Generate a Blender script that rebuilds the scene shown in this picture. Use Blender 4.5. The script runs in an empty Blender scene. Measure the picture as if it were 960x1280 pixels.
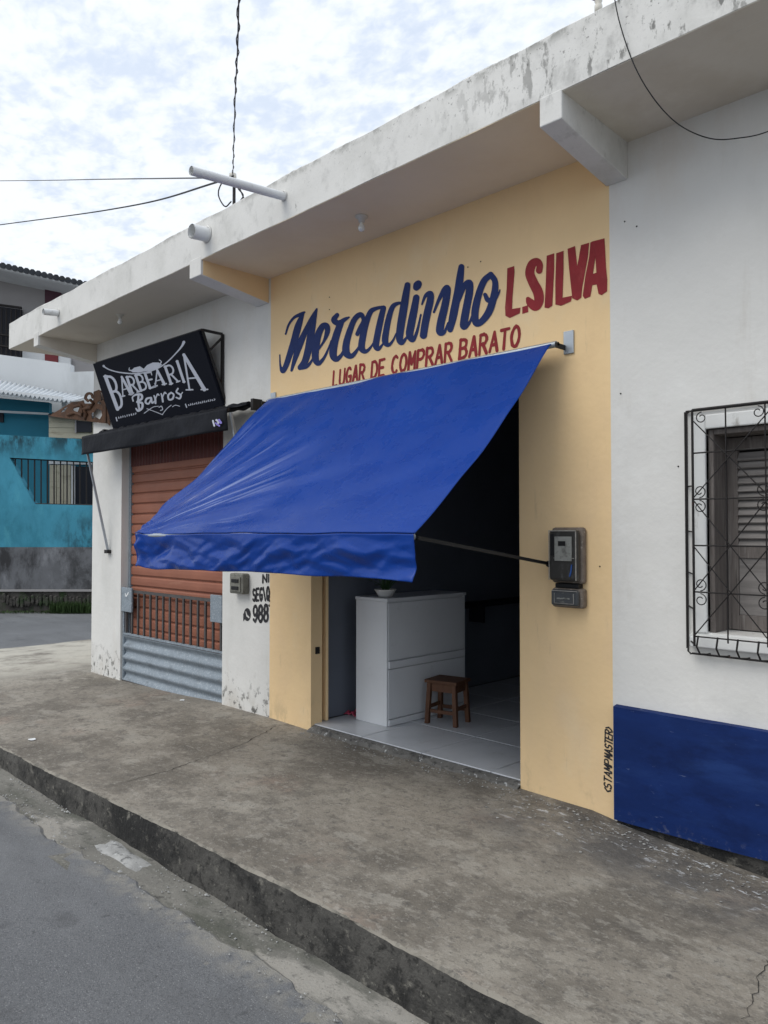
import bpy, math, random
import numpy as np
from mathutils import Vector
random.seed(7); rng = np.random.default_rng(7)
S = bpy.context.scene
COL = S.collection
# ------------------------------------------------------------------ camera
F_PX, YAW, PIT, CAMH = 975.0, math.radians(45.1), math.radians(1.47), 1.62
FW = np.array([-math.sin(YAW)*math.cos(PIT), math.cos(YAW)*math.cos(PIT), math.sin(PIT)])
RT = np.array([math.cos(YAW), math.sin(YAW), 0.0]); UP = np.cross(RT, FW)
CAM = np.array([0.0, 0.0, CAMH])
cam = bpy.data.cameras.new('camera'); camo = bpy.data.objects.new('camera', cam); COL.objects.link(camo)
cam.sensor_fit = 'VERTICAL'; cam.sensor_height = 36.0; cam.lens = F_PX/1280*36.0
cam.clip_start = 0.05; cam.clip_end = 2000
camo.location = CAM; camo.rotation_euler = (math.radians(90)+PIT, 0, YAW)
S.camera = camo
# ------------------------------------------------------------------ world, sun, exposure
SUN_EL, SUN_AZ = math.radians(52), math.radians(200)   # azimuth clockwise from +Y
wd = bpy.data.worlds.new('World'); S.world = wd; wd.use_nodes = True
nt = wd.node_tree; nt.nodes.clear()
def wn(t, **k):
    n = nt.nodes.new(t)
    for a, b in k.items(): setattr(n, a, b)
    return n
out = wn('ShaderNodeOutputWorld'); sky = wn('ShaderNodeTexSky', sky_type='NISHITA')
sky.sun_disc = False; sky.sun_elevation = SUN_EL; sky.sun_rotation = SUN_AZ; sky.dust_density = 2.0
b1 = wn('ShaderNodeBackground'); b1.inputs['Strength'].default_value = 0.14
nt.links.new(sky.outputs[0], b1.inputs[0])
tc = wn('ShaderNodeTexCoord'); sx = wn('ShaderNodeSeparateXYZ'); nt.links.new(tc.outputs['Generated'], sx.inputs[0])
def wm(op, a, b=None, **k):
    n = wn('ShaderNodeMath', operation=op, **k)
    for i, v in enumerate((a, b)):
        if v is None: continue
        if isinstance(v, (int, float)): n.inputs[i].default_value = v
        else: nt.links.new(v, n.inputs[i])
    return n.outputs[0]
dz = wm('ADD', wm('ABSOLUTE', sx.outputs[2]), 0.10)
cx = wn('ShaderNodeCombineXYZ')
nt.links.new(wm('DIVIDE', sx.outputs[0], dz), cx.inputs[0]); nt.links.new(wm('DIVIDE', sx.outputs[1], dz), cx.inputs[1])
def wnoise(scale, detail, rough, dist=0.0, off=0.0):
    mp = wn('ShaderNodeMapping'); mp.inputs['Location'].default_value = (off, off*.7, off*.3)
    mp.inputs['Rotation'].default_value = (0, 0, 0.6); mp.inputs['Scale'].default_value = (1.0, 1.25, 1)
    nt.links.new(cx.outputs[0], mp.inputs[0])
    n = wn('ShaderNodeTexNoise'); n.inputs['Scale'].default_value = scale; n.inputs['Detail'].default_value = detail
    n.inputs['Roughness'].default_value = rough; n.inputs['Distortion'].default_value = dist
    nt.links.new(mp.outputs[0], n.inputs['Vector']); return n.outputs[0]
def wmap(v, lo, hi, a=0.0, b=1.0):
    n = wn('ShaderNodeMapRange', interpolation_type='SMOOTHSTEP'); nt.links.new(v, n.inputs[0])
    for i, q in zip((1, 2, 3, 4), (lo, hi, a, b)): n.inputs[i].default_value = q
    return n.outputs[0]
n1 = wnoise(0.5, 3, .5, .2, 3.1); n2 = wnoise(9.0, 4, .5, .15, 1.7); n3 = wnoise(26.0, 4, .55, .3, 8.0)
puff = wm('ADD', wm('MULTIPLY', n2, 0.58), wm('MULTIPLY', n3, 0.42))
cover = wmap(wm('ADD', wm('MULTIPLY', n1, 0.62), wm('MULTIPLY', puff, 0.38)), 0.34, 0.50, 0.82, 1.0)
bright = wmap(wm('ADD', wm('MULTIPLY', puff, .75), wm('MULTIPLY', n1, .25)), 0.40, 0.575, 0.0, 1.0)
cr = wn('ShaderNodeMix', data_type='RGBA'); nt.links.new(bright, cr.inputs[0])
cr.inputs[6].default_value = (0.52, 0.585, 0.69, 1); cr.inputs[7].default_value = (0.69, 0.725, 0.77, 1)
b2 = wn('ShaderNodeBackground'); nt.links.new(cr.outputs[2], b2.inputs[0]); b2.inputs['Strength'].default_value = 0.98
mx = wn('ShaderNodeMixShader'); nt.links.new(cover, mx.inputs[0]); nt.links.new(b1.outputs[0], mx.inputs[1]); nt.links.new(b2.outputs[0], mx.inputs[2])
nt.links.new(mx.outputs[0], out.inputs[0])
sl = bpy.data.lights.new('sun', 'SUN'); sl.energy = 1.1; sl.angle = math.radians(40); sl.color = (1, .95, .87)
so = bpy.data.objects.new('sun', sl); COL.objects.link(so); so.location = (0, 0, 30)
sd = Vector((math.sin(SUN_AZ)*math.cos(SUN_EL), math.cos(SUN_AZ)*math.cos(SUN_EL), math.sin(SUN_EL)))
so.rotation_euler = sd.to_track_quat('Z', 'Y').to_euler()
S.view_settings.view_transform = 'Standard'; S.view_settings.look = 'None'
S.view_settings.exposure = 0.55; S.view_settings.gamma = 1.0; S.view_settings.use_curve_mapping = False
S.cycles.max_bounces = 8; S.cycles.diffuse_bounces = 5

# ------------------------------------------------------------------ measuring helpers (photo pixel -> point on a real plane)
def ray(x, y): return FW + (x-480)/F_PX*RT - (y-640)/F_PX*UP
def onY(x, y, Y): d = ray(x, y); return CAM + d*(Y/d[1])
def onX(x, y, X): d = ray(x, y); return CAM + d*(X/d[0])
def onZ(x, y, Z): d = ray(x, y); return CAM + d*((Z-CAMH)/d[2])
def onPlane(x, y, p, n):
    d = ray(x, y); n = np.array(n); return CAM + d*(np.dot(np.array(p)-CAM, n)/np.dot(d, n))

# ------------------------------------------------------------------ materials
MATS = {}
def new_mat(name):
    m = bpy.data.materials.new(name); m.use_nodes = True; MATS[name] = m; return m
def mat(name, col, rough=0.75, var=0.10, vscale=3.0, bump=0.15, bscale=90.0, bdist=0.004, spec=0.3, metal=0.0,
        layers=(), stretch=(1, 1, 1), coat=0.0, trans=0.0, alpha=None, rvar=0.0, bump2=None):
    """layers: (colour, scale, lo, hi, stretch, strength, [(axis, v0, v1), ...])"""
    m = new_mat(name); t = m.node_tree; N = t.nodes; L = t.links
    bs = N['Principled BSDF']; geo = N.new('ShaderNodeNewGeometry')
    def noise(scale, detail=5, st=(1, 1, 1), off=0.0, rg=.55):
        mp = N.new('ShaderNodeMapping'); mp.inputs['Scale'].default_value = st; mp.inputs['Location'].default_value = (off, off, off)
        L.new(geo.outputs['Position'], mp.inputs[0])
        n = N.new('ShaderNodeTexNoise'); n.inputs['Scale'].default_value = scale; n.inputs['Detail'].default_value = detail
        n.inputs['Roughness'].default_value = rg
        L.new(mp.outputs[0], n.inputs['Vector']); return n.outputs[0]
    def mr(v, a, b, c, d, smooth=True):
        n = N.new('ShaderNodeMapRange'); n.interpolation_type = 'SMOOTHSTEP' if smooth else 'LINEAR'
        L.new(v, n.inputs[0])
        for i, q in zip((1, 2, 3, 4), (a, b, c, d)): n.inputs[i].default_value = q
        return n.outputs[0]
    def math_(op, a, b):
        n = N.new('ShaderNodeMath'); n.operation = op
        for i, v in enumerate((a, b)):
            if isinstance(v, (int, float)): n.inputs[i].default_value = v
            else: L.new(v, n.inputs[i])
        return n.outputs[0]
    sep = N.new('ShaderNodeSeparateXYZ'); L.new(geo.outputs['Position'], sep.inputs[0])
    hs = N.new('ShaderNodeHueSaturation'); hs.inputs['Color'].default_value = (*col, 1)
    L.new(mr(noise(vscale, 6, stretch, .3), .25, .75, 1-var, 1+var, False), hs.inputs['Value'])
    c = hs.outputs[0]; rmask = None
    for i, ly in enumerate(layers):
        lc, sc_, lo, hi, st, amt, grads = ly
        mk = mr(noise(sc_, 9, st, 2.7*i+1.1, .66), lo, hi, 0, amt)
        for ax, g0, g1 in grads:
            if ax in ('x', 'y', 'z'): mk = math_('MULTIPLY', mk, mr(sep.outputs['xyz'.index(ax)], g0, g1, 0, 1))
        q = N.new('ShaderNodeMix'); q.data_type = 'RGBA'; L.new(mk, q.inputs[0]); L.new(c, q.inputs[6]); q.inputs[7].default_value = (*lc, 1)
        c = q.outputs[2]
    L.new(c, bs.inputs['Base Color'])
    if rvar: L.new(mr(noise(vscale*3, 5, stretch, 9.1), .3, .7, rough-rvar, rough+rvar), bs.inputs['Roughness'])
    else: bs.inputs['Roughness'].default_value = rough
    bs.inputs['Metallic'].default_value = metal; bs.inputs['Specular IOR Level'].default_value = spec
    bs.inputs['Coat Weight'].default_value = coat
    if trans: bs.inputs['Transmission Weight'].default_value = trans
    if alpha is not None: bs.inputs['Alpha'].default_value = alpha
    if bump:
        bp = N.new('ShaderNodeBump'); bp.inputs['Strength'].default_value = bump; bp.inputs['Distance'].default_value = bdist
        L.new(noise(bscale, 5, (1, 1, 1), 4.4, .6), bp.inputs['Height'])
        last = bp
        if bump2:
            b2_ = N.new('ShaderNodeBump'); b2_.inputs['Strength'].default_value = bump2[0]; b2_.inputs['Distance'].default_value = bump2[1]
            L.new(noise(bump2[2], 4, bump2[3] if len(bump2) > 3 else (1, 1, 1), 6.1), b2_.inputs['Height']); L.new(bp.outputs[0], b2_.inputs['Normal']); last = b2_
        L.new(last.outputs[0], bs.inputs['Normal'])
    return m
MOULD = (.035, .035, .03)
one = (1, 1, 1)
mat('white_wall', (.70, .695, .67), .85, .05, 1.2, .35, 40, .004, layers=[
    ((.58, .58, .555), 1.3, .46, .72, (1, 1, .5), .6, []), ((.62, .60, .56), 6, .55, .72, (1.6, 1, .25), .5, []), ((.76, .76, .74), 2.4, .55, .70, one, .5, []),
    ((.42, .37, .30), 4, .46, .66, (1, 1, .8), .45, [('z', .30, -.02)]),
    ((.60, .50, .40), 1.6, .52, .75, (1, 1, .35), .35, [('z', 2.9, 3.9)]),  # brownish shade under the canopy, painted into the upper wall colour
    (MOULD, 15, .53, .60, (1, 1, .8), .85, [('z', .42, -.02)]),
    ((.32, .30, .26), 5, .5, .68, (1, 1, .5), .6, [('z', .35, -.05)]),
    ((.3, .3, .3), 40, .74, .78, one, .5, [])], bump2=(.5, .03, 2.2))
mat('yellow_wall', (.84, .615, .345), .8, .05, 1.5, .22, 40, .004, layers=[
    ((.76, .54, .30), 3, .5, .8, (1, 1, .4), .5, []),
    ((.48, .37, .22), 6, .50, .68, (1, 1, .6), .55, [('z', .38, -.02)]), ((.82, .66, .43), 1.7, .54, .72, (1, 1, .7), .5, []), ((.56, .42, .26), 9, .60, .74, (1.8, 1, .3), .45, []),
    ((.72, .53, .34), 1.2, .5, .7, (1, 1, .5), .35, [])], bump2=(.5, .03, 2.2))
mat('cream_soffit', (.68, .63, .55), .85, .06, 1.5, .2, 40, layers=[((.50, .43, .34), 1.5, .5, .75, one, .45, []), ((.30, .25, .2), 9, .66, .75, one, .35, [])])
mat('ochre_soffit', (.84, .72, .52), .85, .06, 1.5, .2, 40, layers=[((.78, .63, .42), 1.3, .45, .75, one, .5, [])])
mat('fascia', (.72, .715, .69), .88, .06, 2, .3, 50, .004, layers=[
    ((.50, .50, .47), 1.8, .47, .72, (1, 1, .8), .6, []),
    ((.44, .44, .42), 7, .54, .74, (1.1, 1, .7), .6, []), ((.50, .50, .48), 30, .58, .70, one, .35, []),
    ((.2, .2, .19), 4, .52, .68, (1.2, 1, .8), .5, [('x', -3.2, -1.6), ('z', 3.80, 3.95)]), (MOULD, 11, .54, .62, (1.5, 1, .6), .7, [('x', -3.4, -1.7), ('z', 3.80, 3.95)]), (MOULD, 40, .60, .66, one, .6, [('x', -6, -1.8), ('z', 3.9, 4.1)]),
    (MOULD, 10, .66, .72, (1.2, 1, .6), .55, []),
    ((.2, .2, .18), 9, .45, .6, (1, 1, 1), .8, [('z', 4.13, 4.22)])], bump2=(.3, .02, 3))
mat('pavement', (.245, .222, .188), .92, .18, 2.0, .8, 90, .006, layers=[
    ((.34, .315, .27), 1.1, .48, .64, one, .75, []),
    ((.12, .107, .09), 1.5, .45, .62, (1, 1.3, 1), .7, []),
    ((.31, .235, .19), .9, .55, .70, one, .55, []),
    ((.10, .091, .08), 3.4, .545, .605, (1, 1.2, 1), .4, []), ((.13, .118, .10), 17, .53, .60, (1, 1.3, 1), .45, []), ((.33, .31, .275), 22, .56, .61, (.8, 1.2, 1), .45, []), ((.34, .32, .28), 2.6, .57, .61, (.8, 1.2, 1), .5, []), ((.10, .09, .08), 6.5, .56, .66, one, .5, []),
    ((.36, .335, .295), 8, .58, .68, (.6, 1, 1), .5, []),
    ((.10, .095, .088), 24, .56, .66, one, .6, []),
    ((.36, .34, .30), 60, .56, .66, one, .55, []),
    ((.06, .058, .055), 75, .58, .68, one, .6, []),
    ((.05, .048, .045), 13, .68, .72, one, .7, []),
    ((.48, .455, .395), 1.6, .30, .55, one, .9, [('x', -8.7, -10.6)]),
    ((.66, .68, .70), 16, .585, .63, (.7, 1.6, 1), .9, [('x', -3.0, -2.5), ('y', 3.45, 3.85)]),
    ((.08, .08, .083), 3.0, .4, .6, one, .65, [('x', -3.2, -2.5), ('y', 3.2, 3.7)])], bump2=(.6, .03, 6))
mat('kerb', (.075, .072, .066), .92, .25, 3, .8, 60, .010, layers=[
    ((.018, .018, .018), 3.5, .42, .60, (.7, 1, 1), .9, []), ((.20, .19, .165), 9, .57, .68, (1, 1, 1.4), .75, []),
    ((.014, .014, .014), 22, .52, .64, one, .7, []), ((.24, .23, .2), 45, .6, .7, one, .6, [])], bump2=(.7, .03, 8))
mat('kerb_top', (.26, .24, .205), .92, .2, 6, .7, 80, .008, layers=[((.12, .115, .10), 7, .48, .62, one, .75, []), ((.08, .075, .07), 40, .56, .66, one, .6, [])])
mat('gutter', (.195, .188, .168), .92, .18, 3, .7, 90, .005, layers=[
    ((.085, .088, .072), 2.2, .45, .62, (.5, 1.4, 1), .85, []), ((.36, .34, .305), 1.7, .56, .62, (.5, 1.2, 1), .75, []), ((.045, .045, .043), 9, .58, .68, one, .6, []),
    ((.33, .32, .29), 40, .56, .66, one, .5, []), ((.05, .05, .047), 60, .57, .67, one, .6, [])], bump2=(.5, .02, 7))
mat('asphalt', (.15, .155, .163), .9, .12, 1.2, .8, 150, .006, layers=[
    ((.08, .082, .087), 120, .48, .62, one, .7, []), ((.36, .365, .37), 135, .57, .66, one, .7, []),
    ((.21, .217, .226), .8, .45, .7, (.4, 1.4, 1), .6, []), ((.09, .092, .096), 1.1, .5, .68, (.3, 1.2, 1), .5, []), ((.075, .076, .08), 2.2, .58, .72, one, .5, []), ((.30, .28, .24), 6, .66, .72, one, .5, []),
    ((.30, .285, .25), 7, .38, .62, one, .75, [('y', 1.80, 1.97), ('y', 2.3, 2.1)]), ((.05, .05, .052), 16, .62, .70, one, .5, [])], bump2=(.3, .02, 9))
mat('earth', (.15, .13, .10), .95, .2, 2, .5)
mat('blue_dado', (.007, .024, .115), .55, .18, 5, .25, 35, spec=.15, layers=[((.016, .045, .17), 3, .48, .7, (.5, 1, 2.5), .7, []), ((.004, .012, .06), 5, .5, .7, (.6, 1, 1.5), .6, []), ((.22, .28, .42), 26, .64, .70, (.3, 1, 1.8), .5, []), ((.25, .25, .25), 22, .55, .66, one, .3, [('z', .07, -.02)])], stretch=(.5, 1, 2))
def awning_mat():
    m = mat('awning_blue', (.004, .042, .26), .30, .07, 2, .16, 30, .008, spec=.22, layers=[((.006, .055, .31), 1.1, .5, .75, (1, 1, 1), .4, []), ((.22, .29, .55), 42, .70, .75, (.6, .6, .25), .5, [])], rvar=.08, bump2=(.12, .03, 5, (.7, 1, 1.3)))
    t = m.node_tree; N = t.nodes; L = t.links; bs = N['Principled BSDF']; uv = N.new('ShaderNodeUVMap'); uv.uv_map = 'crease'
    src = bs.inputs['Base Color'].links[0].from_socket; h = bs.inputs['Normal'].links[0].from_node
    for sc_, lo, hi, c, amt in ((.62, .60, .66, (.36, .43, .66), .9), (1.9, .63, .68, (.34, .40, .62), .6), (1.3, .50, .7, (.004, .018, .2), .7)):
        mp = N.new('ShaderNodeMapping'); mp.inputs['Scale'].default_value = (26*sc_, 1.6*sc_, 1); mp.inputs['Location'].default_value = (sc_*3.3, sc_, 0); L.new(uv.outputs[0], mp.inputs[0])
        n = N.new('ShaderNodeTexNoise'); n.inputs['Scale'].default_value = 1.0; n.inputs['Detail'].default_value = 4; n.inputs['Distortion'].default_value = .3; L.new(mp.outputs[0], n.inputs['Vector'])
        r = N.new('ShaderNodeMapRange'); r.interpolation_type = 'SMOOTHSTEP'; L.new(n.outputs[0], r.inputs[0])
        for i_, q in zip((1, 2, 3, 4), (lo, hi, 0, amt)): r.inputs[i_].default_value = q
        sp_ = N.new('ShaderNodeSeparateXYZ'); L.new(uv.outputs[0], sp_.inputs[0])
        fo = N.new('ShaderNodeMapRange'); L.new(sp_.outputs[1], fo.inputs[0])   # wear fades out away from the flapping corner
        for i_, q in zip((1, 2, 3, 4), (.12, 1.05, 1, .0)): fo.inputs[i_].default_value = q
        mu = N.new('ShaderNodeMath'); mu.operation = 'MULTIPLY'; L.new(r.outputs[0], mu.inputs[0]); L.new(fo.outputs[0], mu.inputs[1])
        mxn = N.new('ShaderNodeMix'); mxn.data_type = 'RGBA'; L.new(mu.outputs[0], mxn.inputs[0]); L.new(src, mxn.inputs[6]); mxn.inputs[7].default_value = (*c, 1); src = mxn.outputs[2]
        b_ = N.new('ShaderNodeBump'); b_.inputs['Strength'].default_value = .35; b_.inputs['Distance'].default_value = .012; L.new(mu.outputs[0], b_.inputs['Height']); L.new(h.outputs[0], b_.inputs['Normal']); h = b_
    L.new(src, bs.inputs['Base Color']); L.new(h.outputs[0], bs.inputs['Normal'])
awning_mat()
mat('awning_black', (.007, .008, .012), .6, .12, 3, .15, 50, spec=.12, layers=[((.018, .02, .027), 5, .5, .75, one, .5, [])], bump2=(.4, .02, 8))
mat('sign_black', (.006, .0075, .014), .6, .08, 3, .05, 60, spec=.08)
mat('sign_print', (.52, .55, .63), .5, .05, 6, 0, spec=.3)
mat('letter_blue', (.010, .026, .115), .7, .15, 9, .1, 60, layers=[((.04, .07, .2), 24, .6, .75, (1, 1, .5), .4, [])])
mat('letter_red', (.26, .021, .027), .7, .15, 9, .1, 60, layers=[((.38, .08, .07), 20, .55, .75, (1, 1, .4), .45, [])])
mat('letter_black', (.028, .028, .032), .75, .2, 14, .1, layers=[((.2, .2, .2), 35, .58, .72, one, .5, [])])
mat('shutter_red', (.29, .115, .072), .6, .12, 3, .15, 60, spec=.3, layers=[((.20, .065, .045), 2.5, .5, .75, (.4, 1, 2), .6, []), ((.40, .20, .135), 6, .6, .75, (.3, 1, 3), .5, [])])
mat('shutter_dark', (.10, .026, .022), .6, .2, 3, .15, 60, layers=[((.05, .02, .016), 7, .5, .7, (3, 1, .4), .7, [])])
mat('gate_grey', (.21, .25, .29), .55, .14, 12, .3, 80, spec=.4, layers=[((.42, .47, .50), 55, .50, .64, one, .65, []), ((.07, .08, .09), 7, .55, .75, (.6, 1, 1.5), .6, [])])
mat('gate_bar', (.075, .072, .072), .5, .2, 12, .2, layers=[((.16, .09, .06), 20, .58, .7, one, .6, [])])
mat('iron_black', (.016, .014, .014), .55, .25, 20, .3, 120, layers=[((.10, .045, .03), 25, .6, .72, one, .7, [])])
mat('rust', (.10, .05, .028), .85, .3, 14, .4, 60, layers=[((.05, .03, .022), 9, .48, .66, one, .8, []), ((.20, .10, .055), 22, .58, .72, one, .5, [])])
mat('steel', (.42, .46, .50), .42, .1, 10, .1, metal=.7, spec=.5, layers=[((.25, .2, .16), 20, .6, .75, one, .5, [])])
mat('pvc', (.72, .73, .73), .5, .06, 6, .1, layers=[((.35, .33, .28), 12, .55, .75, one, .5, [])])
mat('wood_old', (.15, .132, .122), .85, .25, 6, .5, 60, stretch=(6, 6, .6), layers=[((.27, .25, .235), 9, .5, .72, (5, 5, .35), .7, []), ((.03, .024, .02), 11, .55, .7, (6, 6, .3), .7, [])])
mat('wood_slat', (.22, .205, .195), .85, .25, 6, .4, 60, stretch=(.6, 6, 6), layers=[((.34, .32, .305), 9, .5, .72, (.4, 5, 5), .6, [])])
mat('white_trim', (.70, .71, .70), .8, .06, 3, .25, 50, layers=[((.25, .23, .2), 10, .60, .72, (1, 1, .4), .7, []), ((.1, .09, .08), 26, .70, .75, one, .6, [])])
mat('stool_wood', (.11, .05, .027), .6, .3, 8, .25, stretch=(4, 4, 1), layers=[((.14, .07, .035), 10, .5, .7, (3, 3, .6), .6, [])])
mat('counter_white', (.70, .72, .74), .4, .04, 3, .05, spec=.4, layers=[((.5, .5, .5), 9, .6, .75, one, .3, [])])
mat('tile', (.60, .62, .65), .25, .06, 5, .05, 30, spec=.5, layers=[((.42, .42, .42), 6, .55, .75, one, .4, [])])
mat('grout', (.10, .10, .10), .9)
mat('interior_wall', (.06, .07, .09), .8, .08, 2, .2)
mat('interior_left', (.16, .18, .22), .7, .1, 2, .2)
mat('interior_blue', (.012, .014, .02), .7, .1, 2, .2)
mat('rubble', (.34, .34, .33), .95, .3, 8, .6, 40, .01, layers=[((.1, .1, .1), 22, .5, .65, one, .8, []), ((.6, .62, .62), 30, .58, .68, one, .8, [])])
mat('threshold', (.15, .145, .135), .95, .3, 8, .6, 40, .01, layers=[((.05, .05, .05), 20, .5, .65, one, .8, []), ((.55, .56, .56), 26, .59, .66, one, .85, [])])
mat('meter_case', (.045, .05, .055), .35, .2, 20, .1, spec=.5, layers=[((.2, .195, .17), 24, .55, .7, one, .5, [])])
mat('meter_rim', (.17, .14, .115), .7, .25, 30, .3, layers=[((.5, .46, .4), 40, .55, .68, one, .6, [])])
mat('meter_glass', (.036, .035, .033), .35, .1, 10, 0, spec=.3, coat=.0, layers=[((.10, .105, .105), 26, .5, .7, (1, 1, .4), .6, [])])
mat('meter_edge', (.30, .29, .27), .6, .3, 40, .2)
mat('meter_face', (.24, .245, .23), .5, .15, 20, .05, layers=[((.07, .07, .065), 18, .5, .66, one, .7, [])])
mat('plastic_black', (.012, .012, .013), .5, .1, 10, .1)
mat('plastic_blue', (.03, .09, .3), .4, .1, 8, .05)
mat('box_grey', (.20, .20, .175), .6, .2, 30, .2, layers=[((.07, .065, .05), 30, .5, .65, one, .7, [])])
mat('cable', (.02, .02, .022), .6, .1, 10, 0)
mat('cable_grey', (.12, .12, .13), .6, .1, 10, 0)
mat('bulb_glass', (.75, .76, .74), .12, .03, 5, 0, spec=.6, coat=.5)
mat('socket', (.60, .58, .52), .5, .1, 8, .05)
mat('pot', (.66, .66, .64), .4, .05, 5, .05)
mat('leaf', (.03, .075, .022), .55, .3, 12, .1)
mat('pink', (.55, .08, .14), .5, .2, 20, .1)
mat('paper', (.72, .74, .75), .8, .06, 20, .1)
mat('teal_wall', (.055, .27, .38), .8, .14, 1.2, .3, 30, layers=[
    ((.02, .15, .21), 1.3, .45, .7, (1, 1, .5), .7, []), ((.09, .36, .44), 2.6, .52, .72, (1, 1, .4), .55, []),
    ((.010, .03, .04), 2.4, .42, .58, (1, 1, .5), .9, [('z', 3.15, 3.8)]), ((.025, .16, .22), 5, .5, .7, (1, 1, .6), .5, []), ((.012, .03, .04), 2.5, .40, .58, (1, 1, .5), .9, [('y', 7.1, 7.9), ('z', 2.3, 1.5)])])
mat('teal_house', (.03, .20, .29), .8, .1, 1.2, .2, 30)
mat('plinth_grey', (.13, .135, .145), .9, .25, 1.5, .5, 30, .01, layers=[((.028, .028, .03), 1.6, .44, .62, (1, 1, .5), .9, []), ((.27, .28, .3), 2.2, .52, .70, (1, 1, .5), .7, []), ((.02, .02, .02), 4, .4, .6, one, .9, [('y', 7.0, 8.4)])])
mat('stone_moss', (.07, .065, .06), .95, .3, 4, .8, 20, .02, layers=[((.02, .02, .018), 5, .45, .62, one, .9, []), ((.03, .06, .02), 3, .5, .66, one, .7, [])])
mat('grass', (.028, .055, .014), .7, .4, 5, 0)
mat('far_white', (.62, .64, .65), .85, .05, .8, .1, 20, layers=[((.42, .43, .43), .9, .5, .75, (1, 1, .4), .5, [])])
mat('far_grey', (.30, .29, .29), .85, .08, .8, .1, 20)
mat('far_beige', (.46, .43, .33), .85, .1, 2, .1, 20, layers=[((.25, .22, .16), 3, .5, .7, (1, 1, 3), .6, [])])
mat('far_dark', (.012, .014, .022), .5, .1, 3, 0)
mat('far_red', (.17, .03, .035), .7, .1, 3, 0)
mat('roof_tile', (.055, .06, .068), .85, .3, 3, .2, 20)
mat('roof_sheet', (.55, .58, .60), .7, .12, 2, .1, 20)
mat('purple_wall', (.08, .035, .05), .8)
mat('crack', (.022, .021, .02), .95, .2, 10, .2)
mat('logo_purple', (.22, .18, .55), .5)

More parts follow.
